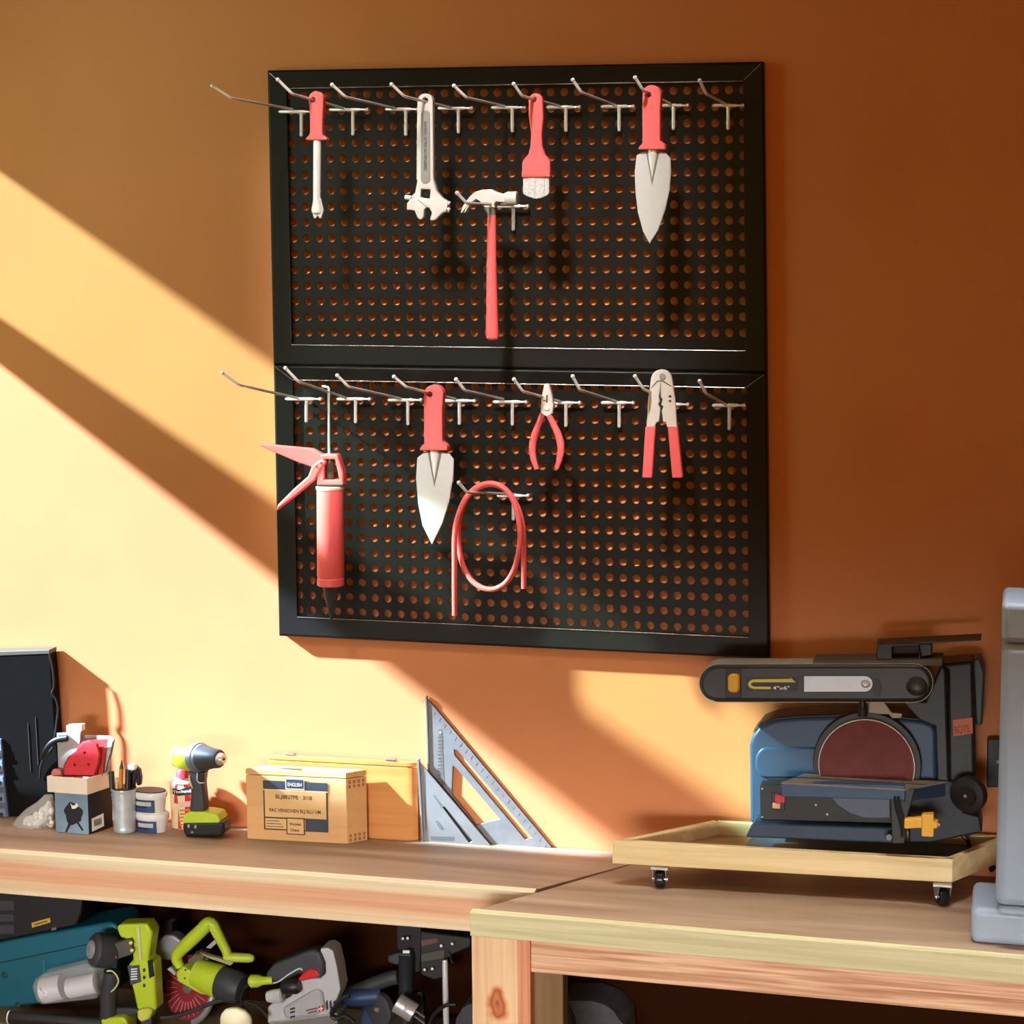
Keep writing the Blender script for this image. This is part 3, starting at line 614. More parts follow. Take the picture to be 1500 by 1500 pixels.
b = B(); b.px([(93, 1136), (95, 1122), (101, 1110), (112, 1102), (114, 1096), (121, 1089), (132, 1086), (141, 1091), (145, 1104), (143, 1118), (137, 1136)], dd, .004, [circ(124, 1103, 2, 8), circ(109, 1120, 2, 8), circ(130, 1120, 2, 8)]); b.obj('pad', mat('watermelon_red', (222, 58, 68), .8, var=.08, vscale=120), r, bevel=.001)
b = B(); b.px([(91, 1138), (93, 1121), (99.5, 1108.5), (111, 1100.5), (113, 1095), (120, 1087), (132, 1084), (142.5, 1089.5), (147, 1104), (145, 1119), (139, 1138)], dd-.0045, .004); b.obj('backing', mat('pad_edge', (168, 40, 46), .7), r, bevel=.001)
dd = -ty(.55)
b = B(); b.px([(112, 1085), (157, 1083), (153, 1110), (150, 1136), (112, 1136)], dd, .0022); o = b.obj('sandpaper_sheet', mat('dusty_red', (190, 62, 62), .85, var=.1, vscale=200), bevel=.0005); tag(o, 'dark red sandpaper sheet behind the sanding pad', 'sandpaper')
dd = -ty(.74)
r = thing('blister_pack', P(140, 1134, dd), 'grey clear-edged blister pack standing at the back of the tray', 'packet')
b = B(); b.px([(104, 1076), (160, 1078), (168, 1083), (164, 1103), (158, 1136), (104, 1136)], dd, .003); b.obj('card', mat('pack_grey', (172, 160, 150), .45), r, bevel=.001)
b = B(); b.px([(158, 1086), (165, 1086), (160, 1110), (156, 1128), (152, 1128)], dd+.003, .003); b.obj('clear_edge', mat('pack_clear', (214, 208, 204), .2, var=.2, vscale=90), r, bevel=.001)
b = B(); b.tube([P(x, y, dd+.004) for x, y in [(167, 1084), (163, 1102), (157, 1118), (156, 1130)]], .0008, 6); b.obj('edge_seam', DARKST, r)
dd = -ty(.45)
r = thing('putty_knife', P(100, 1134, dd), 'grey scraper with a black handle sticking out of the wooden tray', 'scraper')
b = B(); b.px([(83, 1074), (118, 1072), (117, 1088), (112, 1100), (106, 1136), (86, 1136)], dd, .003, [[(86, 1078), (99, 1077), (99, 1087), (86, 1088)]]); b.obj('blade', mat('dull_grey', (176, 174, 172), .45, metal=.3, var=.1), r, bevel=.0006)
b = B(); b.tube(smoothpath([P(x, y, dd+.003) for x, y in [(99, 1081), (86, 1083), (76, 1088), (68, 1098), (62, 1112)]]), .0055, 10); b.obj('handle', BLACK, r)
b = B(); b.px([(97, 1063), (119.5, 1062), (119.5, 1071.5), (97, 1072)], -ty(.6), .016); o = b.obj('pale_box', mat('pale_pink_box', (226, 206, 200), .5), bevel=.0006); tag(o, 'tiny pale pink box balanced on top of the grey scraper', 'box')
b = B(); b.ball(P(83, 1134, -ty(.25)), .011, (1, .55, 1)); o = b.obj('pink_sponge', mat('pink_foam', (214, 120, 126), .8, var=.1, vscale=150)); tag(o, 'rounded pink sponge in the left end of the tray', 'sponge')
# tin can with pens
d = base_d(181, 1218)-.002
r = thing('tin_can', P(181, 1217, d), 'ribbed tin can holding pens and a pencil', 'can')
rows = [(1217, 168, 200), (1216, 167, 201)]
for k in range(9): y = 1211-k*6.0; rows += [(y, 166.2-k*.45, 201-.0*k), (y-3, 167.2-k*.45, 200)]
rows += [(1157, 162.5, 201), (1155, 161.7, 202), (1154, 162, 201.7)]
b = B(); b.vlathe(rows, d, 28); b.obj('can_wall', mat('tin', (206, 220, 232), .3, metal=.45, var=.12, vscale=60), r, smooth=50)
b = B(); b.vlathe([(1153.6, 163.5, 200.3), (1153.2, 163.5, 200.3)], d, 24); b.obj('can_mouth', DARKST, r)
def pen(name, x0, x1, ytop, m, tipm, w, label, tilt=0, blunt=False, dz=0):
    p0 = P(x0, 1156, d+dz); p1 = P(x1, ytop, d+dz-.004); k = SZ(d)
    r = thing(name, p0, label, 'pencil' if 'pencil' in name else 'pen')
    b = B(); b.lathe(p0-Vector((0, 0, .02)), p1.lerp(p0, .0 if blunt else .3), [(0, w*k), (1, w*k)], 10); b.obj('barrel', m, r)
    b = B(); b.lathe(p1.lerp(p0, .31), p1, [(0, w*k), (.5, w*k*.6), (1, w*k*(.9 if blunt else .2))], 10); b.obj('tip', tipm, r)
pen('pencil', 176, 178.5, 1113, mat('pencil_ochre', (206, 138, 44), .5), DARKST, 3.4, 'ochre pencil standing point up in the tin can', dz=.006)
pen('pen', 171, 171, 1139, mat('pink_barrel', (232, 176, 160), .5), WHITE, 2.6, 'short pale pink pen in the tin can', blunt=True, dz=.012)
pen('pen', 165, 163, 1130, mat('green_black', (40, 58, 42), .5), BLACK, 4.6, 'dark green marker leaning left in the tin can', blunt=True, dz=.004)
pen('pen', 186, 188, 1128, BLACK, mat('teal_dark', (30, 60, 58), .5), 4.0, 'black marker beside the ochre pencil', blunt=True, dz=.008)
dd = d-.004
r = thing('spray_trigger', P(194, 1156, dd), 'black and white nozzle head sticking out of the tin can', 'nozzle')
b = B(); b.px([(182, 1156), (183, 1128), (187, 1121), (196, 1121), (204, 1128), (206, 1140), (205, 1151), (200, 1151), (199, 1140), (195, 1156)], dd, .012); b.obj('nozzle_body', BLACK, r, bevel=.003)
b = B(); b.px([(183, 1134), (185, 1122), (190, 1119), (197, 1121), (199, 1128), (192, 1130), (187, 1140)], dd+.005, .012); b.obj('white_cover', WHITE, r, bevel=.003)
# tubs
def tub(xl, xr, yt, yb, d, label, lab, lid):
    r = thing('plastic_tub', P((xl+xr)/2, yb, d), label, 'tub', 'white filler tubs')
    h = yb-yt; i = 2.5
    b = B(); b.vlathe([(yb, xl+i+1, xr-i-1), (yb-1.5, xl+i, xr-i), (yt+8, xl+.8, xr-.8), (yt+7.5, xl-1, xr+1), (yt+1, xl-1.4, xr+1.4), (yt, xl-.6, xr+.6)], d, 32, .62); b.obj('tub_wall', mat('tub_white', (224, 222, 220), .42, var=.03), r)
    b = B(); b.vlathe([(yt-.2, xl+1, xr-1), (yt-1.6, xl+1.4, xr-1.4)], d, 32, .62); b.obj('lid', lid, r)
    k = SZ(d); c = P((xl+xr)/2, yb, d); R0 = (xr-xl)/2*k
    def cyl(a, y, o): return Vector((c.x+(R0+o)*math.sin(a), c.y-(R0+o)*math.cos(a)*.62, P((xl+xr)/2, y, d).z))
    def patch(a0, a1, y0, y1, m, nm, o, par):
        b = B(); f = b.b; n = 10; R1 = [[f.verts.new(cyl(a0+(a1-a0)*i/n, y, o)) for i in range(n+1)] for y in (y0, y1)]
        for i in range(n): f.faces.new((R1[0][i], R1[0][i+1], R1[1][i+1], R1[1][i]))
        bmesh.ops.solidify(f, geom=f.faces[:], thickness=.0004); return b.obj(nm, m, par)
    la = patch(-1.05, .55, yt+10, yb-2, mat('label_blue', (70, 98, 150), .45, var=.12, vscale=60), 'label', .0006, r)
    patch(-.6, .35, yt+h*.42, yt+h*.62, WHITEINK, 'white_wordmark', .0014, la)
    patch(-.75, .1, yt+h*.62, yt+h*.70, mat('label_navy', (36, 44, 84), .5), 'label_band', .0014, la)
    if lab: patch(-.95, -.62, yt+h*.40, yt+h*.66, RED, 'label_mark', .0014, la)
    return r
dt = base_d(222, 1220)-.016
tub(196, 249, 1189, 1219.5, dt, 'lower white filler tub with a blue label standing on the bench', 1, mat('tub_white', (224, 222, 220), .42, var=.03))
tub(193, 246, 1158, 1188, dt-.001, 'upper white filler tub with a dark lid stacked on the other', 1, CHAR)
# glue bottle
dg = .030
r = thing('glue_bottle', P(268, 1220, dg), 'cream glue bottle with a red cap and red label behind the drill', 'bottle')
b = B(); b.vlathe([(1219, 251, 290), (1217, 250, 291), (1190, 248.6, 291), (1155, 246.6, 290), (1144, 247.5, 289), (1138, 254, 283), (1136.5, 256, 281)], dg, 32, .42); b.obj('bottle_body', mat('glue_cream', (236, 214, 172), .4, var=.04), r)
b = B(); b.vlathe([(1138, 256, 281), (1136, 257, 280), (1128, 258, 279), (1126, 260, 277)], dg, 20, .8); b.obj('cap', mat('cap_red', (190, 36, 50), .45), r)
b = B(); b.vlathe([(1146, 247.3, 289.3), (1139.5, 253, 284)], dg, 32, .52); b.obj('shoulder', mat('glue_shoulder', (188, 170, 146), .4), r)
dl = dg+20.6*SZ(dg)*.42
def gq(pts, m, nm, o, par): b = B(); b.px(pts, dl+o, .0008); return b.obj(nm, m, par)
b = B(); b.px([(256, 1150), (284, 1146), (284, 1214), (261, 1214), (261, 1178), (255, 1176)], dl, .004); lb = b.obj('label', RED, r)
gq([(252.5, 1155), (262, 1157), (284, 1150), (284, 1163), (262, 1166), (253, 1163)], BLACK, 'name_band', .0008, lb)
gq([(262, 1175), (284, 1173), (284, 1181), (262, 1183)], mat('label_pink', (236, 190, 176), .5), 'pink_band', .0006, lb)
for k_ in range(5): gq([(263-(k_ == 3)*1, 1186+k_*5.2), (284, 1185+k_*5.2), (284, 1187.6+k_*5.2), (263-(k_ == 3)*1, 1188.8+k_*5.2)], mat('label_orange', (220, 130, 40), .5), 'text_line', .0006, lb)
tp = P(253.5, 1162.5, dl+.0012); text('Titebond', tp, P(284, 1160, dl+.0012)-tp, (0, 0, 1), .0085, WHITEINK, lb, width=.0375)
# drill
d = base_d(297, 1226)-.012
r = thing('cordless_drill', P(297, 1226, d), 'lime and black cordless drill standing on its battery', 'drill')
def tilt(x, y, dx): return P(x, y, d+dx)
p0, p1 = tilt(258, 1107, -.018), tilt(322, 1111.5, .030); k = SZ(d)
b = B(); b.lathe(p0, p1, [(0, 12*k), (.05, 17*k), (.16, 21.5*k), (.3, 23*k), (.44, 23*k), (.46, 22*k)], 28, .92, (0, 0, 1)); b.obj('motor_housing', LIME, r)
b = B()
for dy in (-5, 0, 5): b.px([(267, 1112+dy*1.0-1), (274, 1112+dy-1), (274, 1112+dy+1), (267, 1112+dy+1)], d+.0195, .006)
b.obj('vent_slots', CHAR, r)
b = B(); b.lathe(p0, p1, [(-.02, 8*k), (.0, 13*k), (.06, 18.3*k), (.08, 18*k)], 24, .95, (0, 0, 1)); b.obj('rear_cap', mat('drill_grey', (120, 124, 116), .5), r)
b = B(); b.lathe(p0, p1, [(.45, 22.2*k), (.47, 22.6*k), (.56, 22*k), (.57, 20.5*k), (.60, 20.5*k), (.62, 20*k)], 28); b.obj('torque_collar', mat('collar_grey', (128, 136, 148), .4, metal=.4, var=.1), r)
b = B(); b.lathe(p0, p1, [(.60, 20*k), (.66, 19*k), (.86, 15*k), (.97, 14*k), (1.0, 12.5*k)], 28); b.obj('chuck', CHAR, r)
b = B(); b.lathe(p0, p1, [(.98, 10*k), (1.06, 8.5*k), (1.09, 6*k)], 20); b.obj('chuck_nose', mat('nose_bright', (206, 190, 180), .3, metal=.5), r)
b = B(); b.lathe(p0, p1, [(1.085, 2.6*k), (1.095, 2.4*k)], 6); b.obj('bit_socket', BLACK, r)
b = B(); b.px([(272, 1128), (300, 1128), (298, 1140), (297, 1150), (299, 1170), (300, 1192), (276, 1192), (278, 1170), (279, 1150), (276, 1140)], d+.013, .026); b.obj('handle', CHAR, r, bevel=.007, seg=4)
b = B(); b.px([(279, 1128), (312, 1124), (303, 1130), (299, 1133), (277, 1133)], d+.010, .02); b.obj('handle_neck', CHAR, r, bevel=.003)
b = B(); b.px([(289, 1131), (299, 1131), (299, 1144), (293, 1147), (289, 1143)], d+.016, .014); b.obj('trigger', BLACK, r, bevel=.002)
b = B(); b.tube([tilt(x, y, .0145) for x, y in [(289, 1132), (288.5, 1143), (292, 1147), (299, 1146.5)]], .0011, 6); b.obj('trigger_trim', WHITE, r)
b = B(); b.tube([tilt(x, y, .0125) for x, y in [(277, 1136), (279, 1146), (282, 1155)]], .0014, 6); b.obj('grip_trim', mat('lime_pale', (206, 216, 150), .4), r)
b = B(); b.px([(276, 1190), (302, 1190), (318, 1193), (323, 1203), (320, 1207), (270, 1207), (266, 1203), (270, 1194)], d+.020, .040); b.obj('battery_top', LIME, r, bevel=.006, seg=3)
b = B(); b.px([(267, 1205), (326, 1204), (328, 1210), (327, 1221), (322, 1226), (273, 1226), (268, 1222)], d+.022, .043); b.obj('battery', mat('battery_black', (30, 32, 36), .3), r, bevel=.006, seg=3)
b = B()
for x, y in ((276, 1210), (286, 1211)): b.px([(x-1.5, y-2), (x+1.5, y-2), (x+1.5, y+2.5), (x-1.5, y+2.5)], d+.0226, .003)
b.obj('charge_lights', mat('battery_grey', (170, 174, 178), .4), r, bevel=.0005)
b = B(); b.lathe(P(282, 1219, d+.0226), P(282, 1219, d+.015), [(0, .0028), (.3, .0036), (1, .0036)], 16, .7, (0, 0, 1)); b.obj('battery_badge', mat('battery_badge', (130, 134, 140), .4), r)
# wooden boxes
q = plan((597-214, 1220), (597, 1230.5), (614, 1229))
q = [PZ(395, 1219, ZB), PZ(597, 1232, ZB), PZ(614, 1231, ZB)]; q.append(q[0]+(q[2]-q[1]))
h2 = P(597, 1117, -q[1].y).z-ZB
r = thing('wooden_case', (q[0]+q[2])/2, 'larger orange-toned wooden case standing behind the printed one', 'box')
rbox('case_body', q, ZB, ZB+h2-.010, BOXW2, r, .0015); rbox('lid', q, ZB+h2-.0092, ZB+h2, BOXW2, r, .0015)
for x in (423, 571):
    b = B(); p = P(x, 1116, -q[0].y); p.z = ZB+h2; b.box(p+Vector((-.009, .004, -.001)), p+Vector((.009, .016, .0035))); b.lathe(p+Vector((-.010, .003, .003)), p+Vector((.010, .003, .003)), [(0, .002), (1, .002)], 8); b.obj('clasp', mat('clasp_steel', (176, 170, 160), .3, metal=.9), r, bevel=.0006)
q = [PZ(362, 1229, ZB), PZ(509, 1236.5, ZB), PZ(539, 1231, ZB)]; q.append(q[0]+(q[2]-q[1]))
h1 = P(505, 1132, -q[1].y).z-ZB
r = thing('wooden_case', (q[0]+q[2])/2, 'smaller pale wooden case with a printed blue-black label on its front', 'box')
rbox('case_body', q, ZB, ZB+h1-.012, BOXW1, r, .0015); rbox('lid', q, ZB+h1-.0112, ZB+h1, BOXW1, r, .0012)
sx = q[2]-q[1]; n_ = Vector((sx.y, -sx.x, 0)).normalized()
def sd(u, v, o=.0003): p = q[1].lerp(q[2], u)+n_*o; return Vector((p.x, p.y, ZB+h1*v))
b = B()
for v in (.86, .80, .05, .11):
    for u in (.16, .38, .60, .82): b.poly([sd(u-.05, v-.02), sd(u+.05, v-.02), sd(u+.05, v+.02), sd(u-.05, v+.02)], n_*.0002)
b.obj('dovetail_marks', mat('dovetail_brown', (160, 108, 66), .6), r)
def fpp(u, v, o=.0006): return fp(q, u, v, h1, o)
def quad(u0, v0, u1, v1, m, nm, o, par):
    b = B(); b.poly([fpp(u0, v0, o), fpp(u1, v0, o), fpp(u1, v1, o), fpp(u0, v1, o)], (0, -.0002, 0)); return b.obj(nm, m, par)
L_ = quad(.175, .150, .815, .845, mat('label_line', (70, 58, 46), .6), 'label', .0006, r)
quad(.190, .170, .800, .725, mat('label_wood', (222, 178, 118), .6), 'label_field', .0012, L_)
quad(.178, .725, .812, .84, NAVYP, 'label_header', .0012, L_); quad(.175, .712, .815, .727, mat('label_cream', (236, 206, 160), .6), 'header_rule', .0014, L_)
quad(.40, .735, .59, .895, WHITEINK, 'header_frame', .0018, L_); quad(.41, .755, .58, .880, NAVYP, 'header_plate', .0024, L_)
quad(.59, .155, .812, .315, NAVYP, 'footer_block', .0016, L_); quad(.18, .315, .81, .335, mat('label_line', (70, 58, 46), .6), 'footer_rule', .0014, L_)
quad(.40, .10, .585, .34, mat('label_line', (70, 58, 46), .6), 'badge_frame', .0018, L_); quad(.412, .115, .573, .325, mat('label_wood', (222, 178, 118), .6), 'badge_plate', .0024, L_)
for k_ in range(3): quad(.20, .195+k_*.04, .37-.02*k_, .205+k_*.04, mat('label_line', (70, 58, 46), .6), 'text_line', .0014, L_)
ax = q[1]-q[0]; W_ = ax.length
text('ENGLISH', fpp(.425, .785, .003), ax, (0, 0, 1), .0095, WHITEINK, L_, width=W_*.14)
text('BLJ8827PE · 3/18', fpp(.30, .60, .0016), ax, (0, 0, 1), .0105, INK, L_, width=W_*.36)
text('PAC VENSCHEN BLJ BLU UM', fpp(.235, .41, .0016), ax, (0, 0, 1), .0095, INK, L_, width=W_*.51)
text('Wooden', fpp(.43, .235, .0030), ax, (0, 0, 1), .0075, INK, L_, width=W_*.12)
text('Chest', fpp(.44, .15, .0030), ax, (0, 0, 1), .0075, INK, L_, width=W_*.09)
p = fp(q, .45, 1, h1, -.004); b = B(); b.box(p+Vector((-.017, -.002, -.0005)), p+Vector((.017, .008, .003))); b.lathe(p+Vector((-.018, -.001, .003)), p+Vector((.018, -.001, .003)), [(0, .0022), (1, .0022)], 8); b.obj('clasp', mat('clasp_steel', (176, 170, 160), .3, metal=.9), r, bevel=.0006)
# speed squares
SQ = mat('cast_aluminium', (124, 123, 122), .45, metal=.35, var=.10, vscale=40)
SLOT = mat('scale_mark_grey', (96, 90, 84), .6, var=.1)  # grey of the scale marks and graduations
s2 = cr(320, 1000, .34)
d = .006
r = thing('rafter_square', P(715, 1241, d), 'large triangular aluminium rafter square leaning at the back of the bench', 'square')
b = B(); b.px([(623, 1020), (809, 1242), (630, 1242)], d, .004, [s2((1015, 288), (1030, 292), (1350, 668), (1322, 676), (1017, 312)), s2((1010, 360), (1022, 365), (1212, 588), (1110, 612), (1005, 480))]); b.obj('plate', SQ, r, bevel=.0008)
b = B(); b.px([(622.5, 1020), (625.5, 1020), (632.5, 1242), (629.5, 1242)], d+.003, .0075); b.obj('fence', SQ, r, bevel=.0008)
b = B(); b.px(s2((948, 200), (962, 200), (974, 445), (960, 450)), d+.0004, .0006)
for k_ in range(14): b.px(s2((944, 232+k_*15), (966, 228+k_*15), (967, 234+k_*15), (945, 238+k_*15)), d+.0006, .0006)
b.obj('scale_marks', SLOT, r)
b = B(); b.lathe(P(*s2((957, 215))[0], d+.001), P(*s2((957, 215))[0], d-.001), [(0, .0018), (1, .0022)], 10); b.obj('pivot_hole', WHITEINK, r)
b = B()
for k_ in range(24):
    t = k_/24; x, y = 623+186*t, 1020+222*t; b.px([(x-1.5, y+5), (x-.5, y+4), (x-3, y+9), (x-4, y+9)], d+.0004, .0006)
b.obj('edge_graduations', SLOT, r)
d = .016
r = thing('rafter_square', P(660, 1240, d), 'small triangular aluminium rafter square in front of the large one', 'square')
b = B(); b.px([(611, 1112), (720, 1240), (618, 1238)], d, .004, [s2((965, 535), (975, 535), (1095, 682), (1080, 690))]); b.obj('plate', mat('cast_aluminium_light', (132, 131, 129), .45, metal=.35, var=.06, vscale=40), r, bevel=.0008)
b = B(); b.px([(610.5, 1112), (614, 1112), (621, 1238), (617.5, 1238)], d+.003, .0075); b.obj('fence', SQ, r, bevel=.0008)
b = B(); b.px(s2((885, 385), (889, 385), (896, 640), (891, 640)), d+.0004, .0006)
b.px(s2((915, 662), (1015, 664), (1015, 682), (915, 680)), d+.0004, .0006); b.px(s2((925, 485), (932, 488), (968, 535), (960, 540)), d+.0004, .0006)
b.px(s2((935, 595), (950, 600), (972, 632), (960, 636), (945, 618)), d+.0004, .0006); b.obj('engraving', mat('engrave', (92, 94, 98), .5), r)

# ------------------------------------------------------------------ wheeled tray (dolly) on the right bench
dz0 = P(899, 1265, .193).z; dz1 = P(897, 1232, .193).z
FL, FR = PZ(897, 1232, dz1), PZ(1395, 1259, dz1)
BL, BR = PZ(1046, 1201, dz1), PZ(1483, 1223, dz1)
BL.y = min(BL.y, -.012); BR.y = min(BR.y, -.012)
r = thing('wheeled_tray', ((FL.x+FR.x)/2, (FL.y+BL.y)/2, ZB), 'low pine tray on casters carrying the blue belt sander', 'dolly')
def board(p, q, z0, z1, th, m, inward):
    b = B(); dr = (q-p).normalized(); n = Vector((-dr.y, dr.x, 0))*inward*th
    b.poly([(v.x, v.y, z1) for v in (p, q, q+n, p+n)], (0, 0, z0-z1)); return b.obj('side_board', m, r, bevel=.001)
board(FL, FR, dz0, dz1, .014, DOLLYW, 1); dv = (FR-FL).normalized()*.0145
board(FR+(BR-FR)*.002, BR, dz0, dz1, .014, DOLLYW, 1); board(BL, FL+(BL-FL)*.10, dz0, dz1, .014, DOLLYW, 1)
board(BR+(BL-BR)*.03, BL+(BR-BL)*.012, dz0, dz1, .010, DOLLYW, 1)
zf = dz0+.016
b = B(); cc = (FL+FR+BL+BR)/4; b.poly([((v.x-cc.x)*.975+cc.x, (v.y-cc.y)*.9+cc.y, zf) for v in (FL, FR, BR, BL)], (0, 0, -.012)); b.obj('tray_floor', DOLLYF, r)
def caster(x, y, ang):
    g = PZ(x, y, ZB); R0 = (dz0-ZB)*.40; c = Vector((g.x, g.y, ZB+R0)); ax = Vector((math.cos(ang), math.sin(ang), 0))
    root = bpy.data.objects.new('caster', None); COL.objects.link(root); root.parent = r; root.location = g-ORG[r]; ORG[root] = g
    b = B(); b.lathe(c-ax*.008, c+ax*.008, [(0, R0*.8), (.12, R0*.97), (.3, R0), (.7, R0), (.88, R0*.97), (1, R0*.8)], 24); b.obj('wheel', mat('caster_black', (24, 24, 26), .25), root)
    b = B()
    for s_ in (-1, 1):
        p = c+ax*s_*.0105; side = Vector((-ax.y, ax.x, 0))
        b.poly([p+side*.011+Vector((0, 0, dz0-.003-c.z)), p-side*.011+Vector((0, 0, dz0-.003-c.z)), p-side*.004-Vector((0, 0, .004)), p+side*.004-Vector((0, 0, .004))], ax*s_*.0018)
    b.box(Vector((g.x-.015, g.y-.012, dz0-.0045)), Vector((g.x+.015, g.y+.012, dz0-.0008))); b.obj('fork', mat('zinc', (190, 190, 188), .3, metal=.8), root)
    b = B(); b.lathe(c-ax*.0135, c+ax*.0135, [(0, .0028), (1, .0028)], 10); b.obj('axle', mat('zinc', (190, 190, 188), .3, metal=.8), root)
caster(967, 1300, .0); caster(1380, 1326, .5); caster(1058, 1258, .2); caster(1452, 1280, .3)
# ------------------------------------------------------------------ belt and disc sander
cs = cr(1000, 920, .30667)
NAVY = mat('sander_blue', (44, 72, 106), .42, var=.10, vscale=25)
NAVYD = mat('sander_dark_blue', (40, 58, 82), .5, var=.12, vscale=30)
GRIME = mat('sander_black', (33, 33, 32), .45, var=.12, vscale=30)
DUST = mat('dusty_table', (128, 116, 100), .6, var=.2, vscale=40)
d = .105                                                          # front of the motor body
r = thing('belt_sander', P(1230, 1240, d), 'blue and black belt and disc sander with a maroon disc', 'sander')
zb = zf+.001
def dn(x, d_): p = P(x, 1200, d_); return Vector((p.x, -d_, zb))
# base plate
b = B(); b.poly([dn(1083, .165), dn(1388, .165), dn(1424, .03), dn(1106, .03)], (0, 0, .007)); b.obj('base_plate', NAVYD, r, bevel=.002)
pf = [P(*q, .160) for q in cs((330, 940), (1035, 962), (1005, 1040), (262, 1012))]
b = B(); b.px(cs((335, 932), (1035, 955), (1045, 1030), (300, 1000)), .158, .05); b.obj('base_skirt', NAVYD, r, bevel=.003)
# motor body
b = B(); b.px(cs((322, 935), (318, 560), (330, 520), (370, 468), (440, 440), (560, 428), (900, 420), (1150, 446), (1195, 462), (1212, 500), (1215, 930)), d, .08); b.obj('motor_body', NAVY, r, bevel=.007, seg=4)
b = B(); b.px(cs(*arc(395, 645, 50, 90, 270, 8, 74), (690, 571), (690, 719)), d+.004, .012); b.obj('body_swell', NAVY, r, bevel=.004, seg=3)
b = B(); b.px(cs((330, 505), (372, 455), (440, 428), (560, 417), (900, 408), (1150, 434), (1150, 446), (900, 422), (560, 430), (440, 442), (372, 470)), d-.006, .07); b.obj('top_cover', GRIME, r, bevel=.002)
# disc and its guard
c0, c1_ = P(*cs((880, 650))[0], d+.012), None
k = SZ(d)*.30667
cen = c0; ax = Vector((0, 1, 0))
b = B(); b.lathe(cen+ax*-.002, cen+ax*.02, [(0, 236*k), (.15, 240*k), (1, 240*k)], 56); b.obj('disc_guard', GRIME, r)
b = B(); b.lathe(cen+ax*-.012, cen+ax*-.0025, [(0, 212*k), (.2, 214*k), (1, 214*k)], 56); b.obj('disc_plate', mat('disc_rim', (176, 168, 160), .4, metal=.5), r)
b = B(); b.lathe(cen+ax*-.0135, cen+ax*-.0121, [(0, 208*k), (1, 209*k)], 56); b.obj('abrasive_disc', mat('maroon_abrasive', (112, 58, 56), .85, var=.14, vscale=35), r)
# work table
dT = .184
tz = P(*cs((470, 737))[0], dT).z; q0 = P(*cs((470, 737))[0], dT); q1 = P(*cs((1062, 748))[0], dT)
tb = .119
b = B(); b.poly([(q0.x, -dT, tz), (q1.x, -dT, tz), (q1.x+.066, -tb, tz), (q0.x+.032, -tb, tz)], (0, 0, -.003)); b.obj('table_top', DUST, r, bevel=.0006)
b = B(); b.poly([Vector((q0.x+.018, -.150, tz+.0002)), Vector((q1.x+.034, -.150, tz+.0002)), Vector((q1.x+.037, -.146, tz+.0002)), Vector((q0.x+.020, -.146, tz+.0002))], (0, 0, .0003)); b.obj('mitre_slot', BLACK, r)
b = B(); b.px(cs((468, 742), (1062, 753), (1062, 822), (468, 806)), dT-.001, .02); b.obj('table_apron', NAVY, r, bevel=.0015)
b = B(); b.poly([Vector((q1.x-.002, -dT+.001, tz-.003)), Vector((q1.x+.064, -tb, tz-.003)), Vector((q1.x+.064, -tb, tz-.026)), Vector((q1.x-.002, -dT+.001, tz-.022))], (-.004, 0.001, 0)); b.obj('table_end', NAVYD, r)
b = B(); b.px(cs((705, 805), (990, 795), (990, 905), (930, 908), (860, 905), (800, 885), (745, 850)), dT-.012, .006); b.obj('trunnion', mat('trunnion_grey', (78, 88, 100), .45, metal=.2), r, bevel=.001)
b = B(); b.px(cs((368, 752), (1010, 762), (1010, 934), (372, 917)), d+.034, .04); b.obj('switch_panel', mat('panel_black', (34, 34, 34), .5, var=.15), r, bevel=.0015)
b = B(); b.px(cs((425, 785), (488, 795), (488, 872), (425, 866)), d+.038, .012); sw = b.obj('switch', BLACK, r, bevel=.001)
b = B(); b.px(cs((440, 797), (487, 797), (489, 835), (442, 838)), d+.044, .012); b.obj('switch_key', RED, sw, bevel=.001)
b = B(); b.px(cs((428, 838), (466, 838), (466, 864), (428, 862)), d+.043, .012); b.obj('switch_paddle', mat('paddle_peach', (226, 170, 130), .45), sw, bevel=.001)
for q in cs((380, 768), (380, 902), (636, 845), (690, 890)):
    b = B(); b.lathe(P(*q, d+.0358), P(*q, d+.03), [(0, .0014), (.3, .002), (1, .002)], 10); b.obj('screw', mat('zinc', (190, 190, 188), .3, metal=.8), r)
# table bracket, yellow clamp knob
b = B(); b.px(cs((990, 790), (1062, 770), (1110, 770), (1075, 900), (1060, 1030), (1000, 1030)), dT-.004, .012); b.obj('table_bracket', GRIME, r, bevel=.0015)
b = B(); b.lathe(P(*cs((985, 1000))[0], dT+.002), P(*cs((985, 1000))[0], dT-.02), [(0, .005), (.1, .0065), (1, .0065)], 16); b.obj('bracket_bolt', mat('bolt_grey', (96, 98, 100), .4, metal=.6), r)
b = B()
for x, e in ((1012, 1000), (1030, 1015)): b.tube(smoothpath([P(*q, dT+.004) for q in cs((x, 805), (x+6, 860), (x+28, 930), (x+36, 1000))]), .0022, 8)
b.obj('bracket_cable', BLACK, r)
b = B(); b.px(cs((1058, 912), (1150, 906), (1150, 956), (1058, 960)), dT+.010, .014); b.px(cs((1140, 893), (1198, 890), (1200, 925), (1218, 925), (1218, 958), (1200, 960), (1198, 1000), (1140, 996)), dT+.012, .018); b.obj('clamp_knob', YEL, r, bevel=.002)
b = B(); b.lathe(P(*cs((1214, 942))[0], dT+.002), P(*cs((1228, 942))[0], dT+.002), [(0, .004), (1, .003)], 10); b.obj('knob_stud', mat('copper_stud', (176, 116, 84), .4, metal=.5), r)
